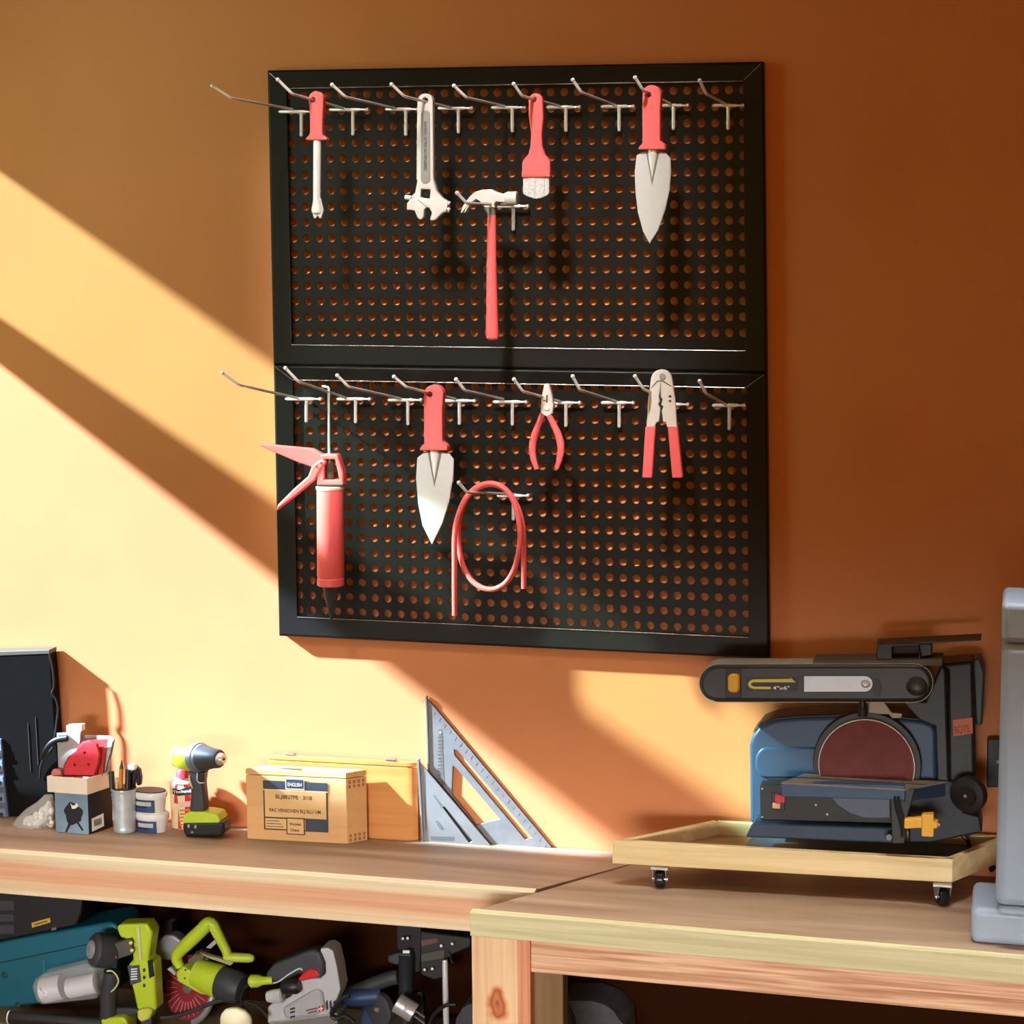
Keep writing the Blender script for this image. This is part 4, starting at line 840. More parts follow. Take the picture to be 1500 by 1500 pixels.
b = B(); b.px(cs((1075, 800), (1215, 730), (1330, 742), (1345, 880), (1418, 900), (1432, 975), (1190, 1026), (1080, 1026)), d+.012, .075); b.obj('drive_housing', mat('housing_dark', (28, 32, 40), .5), r, bevel=.003)  # dark mass of the drive housing in one even colour
# belt arm
da = .150
ARM = mat('arm_black', (40, 39, 37), .38, var=.08, vscale=20)
armo = cs(*arc(168, 264, 86, 90, 270, 12), *arc(1104, 264, 88, 270, 450, 12))
b = B(); b.px(armo, da, .055); b.obj('belt_arm', ARM, r, bevel=.006, seg=3)
outer = cs(*arc(168, 264, 91, 90, 270, 14), *arc(1104, 264, 93, 270, 450, 14)); inner = cs(*arc(168, 264, 87, 90, 270, 14), *arc(1104, 264, 89, 270, 450, 14))
b = B(); b.px(outer, da-.006, .05, [inner]); b.obj('sanding_belt', mat('belt_tan', (170, 160, 146), .8, var=.1, vscale=80), r)
b = B(); b.px(cs((205, 195), (280, 195), (280, 335), (205, 335)), da+.0008, .004); b.obj('lever_recess', BLACK, r, bevel=.001)
b = B(); b.px(cs((215, 235), (225, 221), (262, 221), (271, 235), (271, 296), (262, 311), (225, 311), (215, 296)), da+.010, .012); b.obj('tension_lever', YEL, r, bevel=.004, seg=3)
b = B(); b.px(cs((302, 235), (553, 235), (553, 300), (302, 300)), da+.0006, .002); pl = b.obj('arrow_plate', BLACK, r)
b = B(); b.px(cs((514, 243), (514, 236), (540, 259), (340, 259), (330, 262), (325, 268), (330, 276), (340, 280), (420, 281), (420, 292), (338, 291), (322, 285), (313, 275), (313, 262), (322, 251), (338, 245)), da+.0012, .001); b.obj('yellow_arrow', mat('arrow_yellow', (226, 206, 90), .5), pl)
tp = P(*cs((430, 294))[0], da+.0014); text('4"x6"', tp, P(*cs((520, 294))[0], da+.0014)-tp, (0, 0, 1), .0085, WHITEINK, pl, width=.029)
b = B(); b.px(cs((575, 225), *arc(872, 267, 42, 270, 450, 10), (575, 309)), da+.0006, .002); b.obj('plate_surround', BLACK, r)
b = B(); b.px(cs((580, 230), *arc(870, 267, 37, 270, 450, 10), (580, 304)), da+.0016, .002); sp_ = b.obj('silver_plate', mat('silver_plate', (178, 180, 184), .35, metal=.35, var=.08), r)
b = B(); q = cs((875, 262))[0]; b.lathe(P(*q, da+.003), P(*q, da+.001), [(0, .005), (.4, .0075), (1, .0085)], 20); b.obj('plate_dimple', mat('silver_plate', (178, 180, 184), .35, metal=.35), sp_)
b = B(); b.px(cs(*circ(928, 285, 22, 16, 44)), da+.0004, .002); b.obj('pivot_recess', BLACK, r, bevel=.0006)
q = cs((1120, 268))[0]
b = B(); b.lathe(P(*q, da+.0035), P(*q, da-.004), [(0, .012), (.4, .017), (.8, .0195), (1, .020)], 28); b.obj('roller_boss', ARM, r)
# support post, bracket, top stop, rear housing
b = B(); b.vlathe([(1049, 1257, 1270), (1036, 1256, 1271), (1035, 1258, 1269), (1022, 1258, 1269)], .14, 14); b.obj('support_post', BLACK, r)
b = B(); b.px(cs((885, 355), (960, 352), (1000, 405), (1050, 408), (1045, 430), (1000, 432), (985, 412), (885, 412)), .118, .006); b.obj('stop_bracket', mat('bracket_beige', (150, 138, 118), .5, metal=.3), r, bevel=.001)
dh = .10
b = B(); b.px(cs((1040, 345), (1160, 352), (1235, 178), (1255, 205), (1270, 740), (1215, 740), (1205, 470), (1130, 440)), dh+.012, .03); b.obj('upright_front', mat('upright_dark', (44, 46, 50), .45, var=.08), r, bevel=.003)
b = B(); b.px(cs((1230, 172), (1390, 158), (1398, 705), (1372, 745), (1268, 745), (1262, 205)), dh, .07); uh = b.obj('upright_housing', GRIME, r, bevel=.006, seg=3)
b = B(); b.px(cs((620, 160), (1240, 152), (1240, 182), (1110, 180), (620, 180)), da-.010, .06); b.obj('arm_top', mat('arm_top_dust', (84, 76, 66), .6, var=.15), r, bevel=.001)
b = B(); b.px(cs((1380, 150), (1422, 145), (1445, 215), (1440, 300), (1432, 465), (1398, 465)), dh-.03, .05); b.obj('rear_cover', mat('cover_greygreen', (62, 74, 76), .45, var=.08), r, bevel=.004)
b = B(); b.px(cs((926, 160), (926, 105), (945, 78), (1130, 75), (1140, 155)), .13, .05, [cs((1000, 90), (1128, 86), (1128, 142), (1000, 146))]); b.obj('top_stop', BLACK, r, bevel=.002)
b = B(); b.px(cs((995, 88), (1130, 84), (1130, 148), (995, 148)), .10, .015); b.obj('stop_back', mat('stop_brown', (62, 48, 34), .6), r)
b = B(); b.px(cs((1128, 80), (1188, 76), (1190, 130), (1140, 138)), .128, .05); b.obj('stop_block', BLACK, r, bevel=.0015)
b = B(); b.px(cs((926, 78), (1425, 54), (1425, 60), (926, 86)), .125, .05); b.obj('stop_plate', GRIME, r)
b = B(); b.px(cs((1290, 440), (1384, 428), (1386, 504), (1294, 518)), dh+.0008, .002); st = b.obj('orange_sticker', mat('sticker_orange', (190, 108, 78), .6, var=.1), r)
tp = P(*cs((1302, 505))[0], dh+.0012); text('BOYE', tp, P(*cs((1378, 494))[0], dh+.0012)-tp, P(*cs((1298, 455))[0], dh+.0012)-tp, .0185, mat('sticker_red', (150, 62, 44), .6), st, width=.0255)
b = B(); cw = P(*cs((1352, 800))[0], .140); b.lathe(cw, cw+Vector((.010, .022, 0)), [(0, .026), (.12, .0305), (.8, .0305), (1, .028)], 32); wk = b.obj('side_wheel', RUBBER, r)
b = B(); b.lathe(cw+Vector((-.0006, -.0025, 0)), cw+Vector((.004, .006, 0)), [(0, .017), (.6, .020), (1, .020)], 28); hb_ = b.obj('wheel_hub', BLACK, wk)
b = B(); b.lathe(cw+Vector((-.001, -.005, 0)), cw+Vector((.001, .002, 0)), [(0, .0026), (1, .0034)], 12); b.obj('hub_bolt', mat('zinc', (190, 190, 188), .3, metal=.8), wk)
b = B()
b.tube(smoothpath([Vector((P(x, y, dd).x, -dd, zb+.0045+h)) for x, y, dd, h in [(1405, 1200, .045, .03), (1420, 1200, .050, .012), (1420, 1200, .08, .004), (1406, 1200, .11, .002), (1392, 1200, .135, .001)]]), .0042, 8)
b.obj('power_cord', BLACK, r)
rnd = random.Random(11)
b = B()
b.tube(smoothpath([Vector((P(x, 1200, dd).x, -dd, zb+.003+h)) for x, dd, h in [(1112, .166, .004), (1092, .170, .010), (1070, .166, .008), (1050, .155, .003), (1034, .150, .001)]]), .0028, 8)
b.tube(smoothpath([Vector((P(x, 1200, dd).x, -dd, zb+.003+h)) for x, dd, h in [(1118, .172, .002), (1098, .174, .006), (1080, .172, .005), (1062, .164, .001), (1042, .160, 0)]]), .0028, 8)
o = b.obj('power_cord', BLACK, r)
# outlet on the wall, grey machine column
r = thing('wall_outlet', P(1462, 1154, 0), 'black outlet box on the orange wall behind the grey column', 'outlet')
b = B(); b.px([(1446, 1083), (1500, 1080), (1500, 1152), (1446, 1154)], .024, .023); b.obj('box_body', mat('outlet_black', (36, 38, 42), .45), r, bevel=.002)
b = B(); q = (1462, 1116); b.lathe(P(*q, .0255), P(*q, .022), [(0, .0022), (.4, .003), (1, .003)], 10); b.obj('cover_screw', mat('zinc', (190, 190, 188), .3, metal=.8), r)
b = B(); b.tube([P(1464, 1149, .0255), P(1469, 1144, .0262)], .0016, 8); b.obj('corner_clip', mat('zinc', (190, 190, 188), .3, metal=.8), r)
COLG = mat('column_grey', (158, 174, 194), .42, var=.05, vscale=10)
bx0 = PZ(1433, 1383, ZB); dc = -bx0.y-.055
kc = SZ(dc); cxp = 1541; cc = P(cxp, 1340, dc); wpx = 75
r = thing('machine_column', (cc.x, cc.y, ZB), 'grey machine column on a heavy grey foot at the right edge of the bench', 'machine')
zt_ = P(1480, 871, dc).z; zc1 = P(1480, 929, dc).z; zc2 = P(1480, 1308, dc).z; zft = P(1440, 1330, dc+.05).z
hw = wpx*kc
def rr(h, z0, z1, nm, m, bev, dep=.85):
    b = B(); b.box((cc.x-h, cc.y-h*dep, z0), (cc.x+h, cc.y+h*dep, z1)); return b.obj(nm, m, r, bevel=bev, seg=5)
rr(hw, zc2+.001, zc1-.0015, 'column', COLG, .014); rr(hw+.001, zc1, zt_, 'column_cap', COLG, .010); rr(hw-.004, zft-.004, zc2, 'column_neck', COLG, .012)
hf = (cxp-1433)*SZ(dc+.05)
b = B(); b.box((cc.x-hf, -(-bx0.y), ZB), (cc.x+hf, cc.y+.09, zft)); b.obj('foot', COLG, r, bevel=.012, seg=4)
b = B(); b.px([(1497, 1025), (1560, 1025), (1560, 1075), (1497, 1075)], -cc.y+hw*.85+.0005, .002); b.obj('column_plate', mat('plate_pale', (172, 178, 190), .4), r)

# ------------------------------------------------------------------ things on the lower shelf
u3 = cr(0, 1300, .16667); u4 = cr(200, 1310, .16667); u5 = cr(400, 1340, .2)
TEAL = mat('teal_plastic', (22, 98, 118), .45, var=.06)
def sy(x, d): return max(y for y in (1400+k*.5 for k in range(400)) if P(x, y, d).z >= ZS)     # photo row where the shelf is met
# teal tool case
d = .150
r = thing('tool_case', P(80, sy(80, d), d), 'teal plastic tool case lying on the shelf under the bench', 'case')
b = B(); b.px([(-70, 1388), (0, 1381), (18, 1377), (160, 1351), (168, 1353), (176, 1363), (172, 1395), (168, 1455), (10, sy(10, d)), (-70, sy(-70, d))], d, .10); b.obj('case_shell', TEAL, r, bevel=.006, seg=3)
b = B(); b.tube([P(x, y, d+.0005) for x, y in [(-60, 1418), (8, 1409), (130, 1383), (172, 1374)]], .0012, 6); b.obj('lid_seam', mat('teal_dark', (10, 52, 66), .5), r)
for x, y in ((7, 1428), (27, 1472)):
    b = B(); b.lathe(P(x, y, d+.003), P(x, y, d-.004), [(0, .004), (.3, .006), (1, .006)], 14); b.obj('case_stud', mat('teal_dark', (10, 52, 66), .5), r)
b = B(); b.px([(62, 1406), (66, 1405), (67, 1424), (63, 1425)], d+.002, .004); b.obj('latch', mat('teal_light', (40, 120, 138), .45), r, bevel=.001)
# black toolbox on the case
d = .145
r = thing('toolbox', P(50, 1378, d), 'black toolbox with a small yellow label on top of the teal case', 'toolbox')
b = B(); b.px([(-70, 1290), (30, 1290), (122, 1300), (119, 1338), (112, 1356), (28, 1373.5), (-5, 1379), (-70, 1385)], d, .09); b.obj('box_shell', mat('toolbox_black', (28, 27, 27), .5), r, bevel=.004)
for ya, yb in ((1318, 1334), (1338, 1350), (1354, 1368)):
    b = B(); b.px([(-60, ya), (20, ya+1), (21, yb), (-60, yb+3)], d+.002, .004); b.obj('drawer', mat('drawer_grey', (58, 60, 66), .5), r, bevel=.0015)
b = B(); b.px([(46, 1352), (73, 1344.5), (74, 1351), (47, 1359)], d+.001, .002); lb = b.obj('yellow_label', mat('label_yellow', (206, 168, 50), .55, var=.1), r)
b = B(); b.px([(50, 1354), (69, 1348.5), (69.3, 1350), (50.3, 1355.5)], d+.0014, .0012); b.obj('label_text', INK, lb)
b = B(); b.px([(75, 1360), (82, 1358), (82, 1362), (75, 1364)], d+.003, .004); b.obj('latch', mat('zinc', (190, 190, 188), .3, metal=.8), r, bevel=.0008)
# black roll with a white end, and a clear pack of white tubes on it
d = .215; k = SZ(d)
yR = sy(18, d)
p0 = P(15, 1490, d); p1 = P(156, 1472, .205)
rr_ = p0.z-ZS; p1.z = ZS+rr_; 
r = thing('roll', (p0.x, p0.y, ZS), 'long black roll with a white end lying at the front of the shelf', 'roll')
b = B(); b.lathe(p0, p1, [(0, rr_*.98), (.01, rr_), (1, rr_)], 28); b.obj('roll_wrap', mat('roll_black', (38, 36, 35), .35, var=.1), r)
b = B(); b.lathe(p0-(p1-p0).normalized()*.003, p0, [(0, rr_*.9), (.3, rr_), (1, rr_)], 28); b.obj('white_end', WHITE, r)
d = .200
r = thing('plastic_pack', P(100, 1468, d), 'clear pack of white plastic tubes resting on the black roll', 'package')
TUBEW = mat('tube_white', (226, 226, 232), .35, var=.03)
k = SZ(d)
t0, t1 = P(62, 1451, d), P(92, 1445, d-.004)
b = B(); b.lathe(t0, t1, [(0, 18*k), (.06, 20*k), (.5, 20*k), (1, 19*k)], 24); b.obj('wide_tube', TUBEW, r)
t0, t1 = P(99, 1448, d+.004), P(141, 1440, d-.004)
b = B(); b.lathe(t0, t1, [(0, 14*k), (.04, 15.5*k), (1, 15.5*k)], 24); b.obj('narrow_tube', TUBEW, r)
b = B(); b.px([(46, 1446), (50, 1436), (60, 1429), (124, 1412), (140, 1420), (142, 1461), (140, 1464), (60, 1473), (52, 1466)], d+.022, .04); b.obj('film', mat('pack_film', (228, 228, 230), .15, alpha=.22, var=.04), r, bevel=.006, seg=3)
b = B()
for a in (((58, 1445), (60, 1452)), ((62, 1455), (64, 1462)), ((60, 1449), (66, 1456))): b.tube([P(*q, d+.0225) for q in a], .0006, 5)
b.obj('embossed_mark', mat('pack_mark', (150, 150, 160), .5), r)
# nailer
d = .195; k = SZ(d)
r = thing('nail_gun', P(165, sy(165, d), d), 'lime green and charcoal cordless nail gun standing on the shelf', 'nail gun')
b = B(); b.px(u3((1020, 345), (1070, 325), (1290, 318), (1335, 400), (1300, 640), (1350, 660), (1372, 1080), (1320, 1100), (1210, 1110), (1120, 690), (1165, 640), (1150, 470), (1050, 440)), d, .038); b.obj('magazine_body', LIME, r, bevel=.005, seg=3)
b = B(); b.px(u3((1195, 350), (1225, 345), (1245, 640), (1215, 645)), d+.003, .01); b.obj('body_ridge', mat('lime_pale', (206, 216, 150), .4), r, bevel=.002)
m0, m1 = P(*u3((802, 545))[0], d+.018), P(*u3((1010, 560))[0], d-.014)
b = B(); b.lathe(m0, m1, [(0, 17*k), (.04, 22*k), (.16, 26*k), (.6, 27*k), (.9, 25*k), (1, 20*k)], 28, 1.0, (0, 0, 1)); b.obj('head_housing', CHAR, r)
ax = (m1-m0).normalized()
b = B(); b.lathe(m0-ax*.004, m0+ax*.002, [(0, 11*k), (.25, 14*k), (1, 14.5*k)], 24); e_ = b.obj('head_cap', mat('cap_silver', (196, 198, 202), .3, metal=.5), r)
b = B(); b.lathe(m0-ax*.0045, m0-ax*.003, [(0, 6*k), (1, 6*k)], 20); b.obj('cap_centre', mat('cap_grey', (140, 146, 154), .4), e_)
b = B(); b.px(u3((1000, 495), (1150, 450), (1165, 590), (1015, 640)), d+.010, .03); b.obj('cylinder_block', mat('block_brown', (84, 80, 74), .5), r, bevel=.003)
for q in u3((970, 548), (1010, 605), (1150, 487), (1160, 552)):
    b = B(); b.lathe(P(*q, d+.015), P(*q, d+.004), [(0, .0028), (.3, .004), (1, .004)], 12); b.obj('bolt', mat('bolt_lime', (226, 226, 120), .35), r)
b = B(); b.px(u3((1120, 690), (1222, 682), (1240, 830), (1150, 860)), d+.0012, .004); lb = b.obj('spec_label', mat('label_dark', (70, 78, 84), .5, var=.15, vscale=90), r)
b = B()
for j in range(5): b.px(u3((1150, 715+j*22), (1205-8*(j % 2), 710+j*22), (1207, 720+j*22), (1152, 726+j*22)), d+.0018, .001)
b.obj('label_lines', WHITEINK, lb)
b = B(); b.px(u3((1296, 645), (1335, 640), (1352, 780), (1312, 800)), d+.0012, .004); b.obj('name_strip', BLACK, r)
b = B()
for y in (715, 780, 850): b.px(u3((1255, y), (1275, y-4), (1278, y+24), (1258, y+28)), d+.001, .004)
b.obj('body_slots', DARKST, r)
b = B(); b.tube(smoothpath([P(*q, d+.006) for q in u3((985, 735), (980, 800), (965, 880), (955, 960), (955, 1060), (950, 1160))]), 13*k, 14, taper=None); b.obj('grip', CHAR, r)
b = B(); b.tube(smoothpath([P(*q, d+.018) for q in u3((940, 735), (985, 735), (1025, 775), (1040, 830), (1010, 885), (975, 915))]), .0016, 7); b.obj('trigger_guard', mat('lime_pale', (206, 216, 150), .4), r)
b = B(); b.px(u3((885, 1150), (1080, 1140), (1120, 1190), (1120, 1290), (880, 1290)), d+.022, .045); b.obj('battery', LIME, r, bevel=.005, seg=3)
b = B(); b.px(u3((1010, 1060), (1200, 1065), (1230, 1110), (1100, 1150), (1010, 1120)), d+.006, .03); b.obj('lower_bridge', CHAR, r, bevel=.004)
b = B(); b.px(u3((1200, 1080), (1300, 1060), (1340, 1090), (1310, 1160), (1240, 1190), (1200, 1150)), d+.010, .03); b.obj('nose_foot', mat('lime_foot', (206, 214, 90), .4), r, bevel=.004)
b = B(); b.px(u3((1225, 1150), (1330, 1130), (1330, 1290), (1240, 1290)), d, .03); b.obj('nose_piece', CHAR, r, bevel=.003)
# circular saw
d = .130; k = SZ(d)
r = thing('circular_saw', P(300, sy(300, .13), d), 'lime green circular saw with a maroon blade lying on its side', 'circular saw')
bc = P(*u4((450, 830))[0], .125); bn = Vector((-.42, -.86, .28)).normalized()
RB = 49*k
bc.z = max(bc.z, ZS+RB+.004)
b = B(); b.lathe(bc-bn*.0012, bc+bn*.0012, [(0, RB*.995), (.2, RB), (.8, RB), (1, RB*.995)], 60); bl = b.obj('blade', mat('blade_maroon', (142, 44, 54), .45, var=.08), r)
b = B(); bt = bn.cross(Vector((0, 0, 1))).normalized(); bu = bt.cross(bn)
for j in range(26):
    a = j/26*2*math.pi; dr_ = bt*math.cos(a)+bu*math.sin(a); b.tube([bc+bn*.0016+dr_*RB*.45, bc+bn*.0016+dr_*RB*.93], .0007, 5)
o = b.obj('blade_lines', mat('blade_lines', (214, 150, 140), .5), bl)
b = B(); b.lathe(bc+bn*.001, bc+bn*.004, [(0, .012), (1, .010)], 20); b.obj('arbor', mat('zinc', (190, 190, 188), .3, metal=.8), bl)
pts = []
b = B()
for rad_, seg_ in ((RB*1.07, .0065),):
    b.tube([bc-bn*.004+(bt*math.cos(a)+bu*math.sin(a))*rad_ for a in [math.radians(95+j*6) for j in range(26)]], seg_, 10)
b.obj('blade_guard_rim', mat('guard_grey', (146, 148, 152), .4, metal=.3), r)
b = B(); b.px(u4((115, 500), (180, 420), (240, 362), (320, 362), (390, 410), (400, 520), (330, 590), (240, 575), (190, 590)), d-.004, .03); b.obj('upper_guard', mat('guard_grey', (146, 148, 152), .4, metal=.3), r, bevel=.004, seg=3)
b = B(); b.px(u4((110, 255), (150, 235), (330, 208), (350, 230), (310, 250), (318, 360), (230, 370), (180, 330)), d-.02, .03); b.obj('front_knob', BLACK, r, bevel=.004)
b = B(); b.tube(smoothpath([P(x, y, d+.006) for x, y in u4((380, 640), (352, 560), (375, 505), (450, 430), (540, 345), (625, 262), (668, 262), (705, 330), (745, 410), (790, 500), (800, 550))], 5), 9.2*k, 14, taper=[min(1.15, .85+.02*i) if i < 28 else 1.0-.012*(i-28) for i in range(51)]); b.obj('handle', LIME, r)
b = B(); b.lathe(P(*u4((775, 550))[0], d+.006), P(*u4((1035, 562))[0], d+.004), [(0, 6*k), (.2, 7.5*k), (.8, 7*k), (.95, 5.5*k), (1, 3*k)], 16); b.obj('cord_boot', mat('lime_foot2', (190, 206, 62), .45), r)
b = B(); b.px(u4((610, 470), (700, 385), (715, 420), (650, 480)), d+.006, .006); b.obj('trigger', GREY, r, bevel=.001)
b = B(); b.px(u4((440, 580), (520, 520), (610, 530), (560, 620), (545, 710), (480, 670)), d+.002, .03); b.obj('gear_case', mat('case_brown', (96, 84, 66), .5), r, bevel=.003)
g0, g1 = P(*u4((520, 690))[0], d+.002), P(*u4((745, 770))[0], d+.012)
b = B(); b.lathe(g0, g1, [(0, 17*k), (.05, 22*k), (.9, 26*k), (1, 26*k)], 28); b.obj('motor_housing', LIME, r)
g2 = g1+(g1-g0)*.88
b = B(); b.lathe(g1, g2, [(0, 25*k), (.05, 26*k), (.75, 25*k), (.95, 22*k), (1, 16*k)], 28); b.obj('motor_end', CHAR, r)
b = B(); b.px(u4((340, 690), (410, 635), (480, 680), (560, 740), (700, 780), (780, 912), (560, 882), (360, 770)), d+.026, .03); b.obj('lower_body', LIME, r, bevel=.004, seg=3)
for q in u4((545, 795), (425, 738), (430, 665)):
    b = B(); b.lathe(P(*q, d+.0275), P(*q, d+.02), [(0, .0016), (.3, .0022), (1, .0022)], 10); b.obj('screw', DARKST, r)
b = B(); b.px(u4((540, 512), (600, 530), (850, 600), (825, 632), (620, 560)), d+.016, .012); b.obj('base_edge', mat('base_olive', (156, 156, 110), .5), r, bevel=.002)
b = B(); b.px(u4((260, 660), (300, 640), (350, 700), (330, 720), (300, 690)), d+.030, .01); b.obj('blade_lever', GREY, r, bevel=.002)
b = B(); b.tube(smoothpath([P(x, y, .16) for x, y in u4((215, 1085), (330, 1075), (480, 1030), (640, 965), (760, 930), (870, 940))]), .0042, 8); o = b.obj('cable', mat('cable_grey', (54, 54, 56), .5)); tag(o, 'dark grey cable lying across the shelf in front of the red saw blade', 'cable')
# cream bottle
d = .225
r = thing('cream_bottle', P(346, sy(346, d), d), 'round-shouldered cream bottle standing in front of the tools', 'bottle')
b = B(); b.vlathe([(sy(346, d), 321, 370), (1492, 321, 371), (1486, 323, 368), (1480, 328, 362), (1477, 336, 354), (1476, 342, 348)], d, 28, .7); b.obj('bottle_body', mat('cream_plastic', (238, 230, 196), .4), r)
# green cord boot of another tool
d = .195; k = SZ(d)
r = thing('power_plug', P(380, 1452, d), 'lime cord boot with a black cable lying over the jigsaw', 'plug')
b = B(); b.lathe(P(*u4((985, 765))[0], d+.008), P(*u4((1195, 755))[0], d), [(0, 6*k), (.1, 10*k), (.4, 9.5*k), (.6, 6.5*k), (1, 6*k)], 18); b.obj('boot', LIME, r)
b = B(); b.tube(smoothpath([P(x, y, d+.012) for x, y in u4((1035, 760), (985, 790), (940, 830), (915, 900), (925, 985), (950, 1050), (985, 1040), (960, 1000), (1000, 960), (1080, 1000), (1150, 1080))]), .0036, 8); b.obj('cord', BLACK, r)
# jigsaw
d = .190; k = SZ(d)
r = thing('jigsaw', P(440, sy(440, d), d), 'light grey corded jigsaw with a charcoal grip and red trigger', 'jigsaw')
JG = mat('jigsaw_grey', (186, 188, 192), .4, var=.04)
b = B(); b.px(u5((-40, 680), (0, 645), (130, 600), (195, 500), (200, 470), (350, 465), (385, 430), (380, 340), (345, 262), (350, 246), (400, 243), (440, 268), (470, 400), (492, 545), (470, 610), (400, 740), (150, 795), (-40, 795)), d, .045); b.obj('body', JG, r, bevel=.007, seg=3)
b = B(); b.px(u5((60, 690), (280, 560), (330, 545), (360, 580), (380, 700), (300, 745), (90, 770)), d+.007, .02); b.obj('motor_swell', mat('jigsaw_grey2', (168, 170, 174), .4), r, bevel=.006, seg=3)
b = B(); b.px(u5((-60, 440), (0, 365), (120, 318), (210, 280), (290, 258), (345, 275), (372, 350), (372, 430), (335, 465), (285, 462), (220, 440), (180, 440), (120, 470), (40, 500), (-50, 510)), d+.006, .034); b.obj('grip', CHAR, r, bevel=.008, seg=4)
b = B(); b.tube(smoothpath([P(x, y, d+.0075) for x, y in u5((0, 500), (40, 490), (110, 440), (190, 395), (215, 408))]), .0016, 6); b.obj('grip_trim', mat('trim_silver', (200, 202, 206), .3), r)
b = B(); b.px(u5((175, 478), (225, 420), (270, 395), (320, 410), (345, 450), (290, 470), (205, 490)), d+.009, .02); b.obj('trigger', RED, r, bevel=.003)
b = B(); b.lathe(P(*u5((70, 535))[0], d+.012), P(*u5((195, 520))[0], d+.012), [(0, 9*k), (.4, 11*k), (.8, 12*k), (1, 9*k)], 20); b.obj('blade_clamp', BLACK, r)
b = B(); b.lathe(P(*u5((-40, 600))[0], d+.012), P(*u5((75, 590))[0], d+.012), [(0, 8*k), (.3, 10*k), (.9, 11*k), (1, 8*k)], 20); b.obj('cord_sleeve', JG, r)
b = B()
for y in (685, 710, 745): b.px(u5((125, y), (160, y-8), (160, y+6), (125, y+14)), d+.0078, .004)
for x in (385, 412, 440): b.px(u5((x, 640), (x+12, 625), (x+18, 690), (x+6, 705)), d+.002, .004)
b.obj('vents', DARKST, r)
lb = None
b = B(); b.px(u5((332, 672), (365, 662), (370, 705), (338, 716)), d+.0078, .002); lb = b.obj('red_badge', RED, r)
b = B(); b.px(u5((346, 672), (354, 670), (357, 708), (349, 710)), d+.0084, .001); b.px(u5((336, 686), (366, 680), (367, 690), (337, 697)), d+.0084, .001); b.obj('badge_cross', WHITEINK, lb)
b = B(); b.px(u5((240, 698), (325, 678), (325, 688), (240, 708)), d+.0078, .001); b.px(u5((255, 716), (320, 700), (320, 710), (255, 726)), d+.0078, .001); b.obj('name_marks', mat('name_red', (120, 60, 64), .5), r)
b = B(); b.px(u5((-30, 790), (470, 720), (480, 745), (470, 830), (-30, 830)), d+.004, .05); b.obj('shoe', mat('zinc', (190, 190, 188), .3, metal=.8), r, bevel=.002)
b = B(); b.tube(smoothpath([P(x, y, d+.02) for x, y in u5((560, 590), (500, 620), (455, 680), (430, 740), (470, 760), (530, 740), (600, 790))]), .004, 8); o = b.obj('cable', BLACK); tag(o, 'black cable looping between the jigsaw and the blue tool', 'cable')
# blue drill behind with black hose-like grip
d = .120; k = SZ(d)
BLUET = mat('tool_blue', (40, 62, 98), .42, var=.06)
r = thing('angle_grinder', P(530, sy(530, d), d), 'dark blue power tool with a long black grip behind the jigsaw', 'grinder')
b = B(); b.tube(smoothpath([P(x, y, d) for x, y in u5((480, 600), (560, 575), (660, 540), (760, 500), (860, 465), (920, 455))]), 11*k, 16); b.obj('grip', CHAR, r)
b = B(); b.lathe(P(*u5((500, 610))[0], d+.010), P(*u5((800, 590))[0], d+.004), [(0, 8*k), (.1, 13*k), (.5, 15*k), (1, 14*k)], 22); b.obj('body', BLUET, r)
b = B(); b.px(u5((650, 660), (780, 640), (740, 900), (620, 900)), d+.008, .045); b.obj('lower_body', BLUET, r, bevel=.006, seg=3)
cdk = P(*u5((765, 700))[0], d+.022)
b = B(); b.lathe(cdk, cdk+Vector((.006, .012, 0)), [(0, 20*k), (.15, 25*k), (1, 25*k)], 28, 1, (0, 0, 1)); b.obj('wheel_guard', mat('guard_char', (66, 68, 72), .45), r)
b = B(); b.lathe(cdk+Vector((-.001, -.004, .002)), cdk+Vector((0, .002, .002)), [(0, .004), (.3, .0055), (1, .0055)], 14); b.obj('guard_bolt', mat('zinc', (190, 190, 188), .3, metal=.8), r)
# silver cylinder with prongs
d = .165; k = SZ(d)
a0, a1 = P(*u5((905, 640))[0], d+.004), P(*u5((1035, 720))[0], d+.004)
r = thing('silver_canister', P(590, 1492, d), 'short silver metal canister lying tilted beside the blue tool', 'canister')
b = B(); b.lathe(a0, a1, [(0, 13*k), (.04, 15*k), (.5, 15*k), (.52, 14.4*k), (.56, 15*k), (1, 15*k)], 26); b.obj('shell', mat('canister_silver', (204, 208, 208), .3, metal=.6, var=.08), r)
b = B(); b.lathe(a0-(a1-a0)*.02, a0, [(0, 11*k), (1, 12.5*k)], 24); b.obj('open_end', DARKST, r)
ad = (a1-a0).normalized()
for o_ in (-.006, .006):
    b = B(); b.tube([a1+Vector((0, 0, o_)), a1+ad*.022+Vector((0, 0, o_-.002))], .0016, 7); b.obj('prong', mat('zinc', (190, 190, 188), .3, metal=.8), r)
b = B(); b.tube([Vector((a0.x+(a1.x-a0.x)*t, -d-.004, 0)) + Vector((0, 0, z)) for t, z in ((.5, ZS+.004), (.5, a0.lerp(a1, .5).z-12*k))], .007, 10); b.obj('rest', DARKST, r)
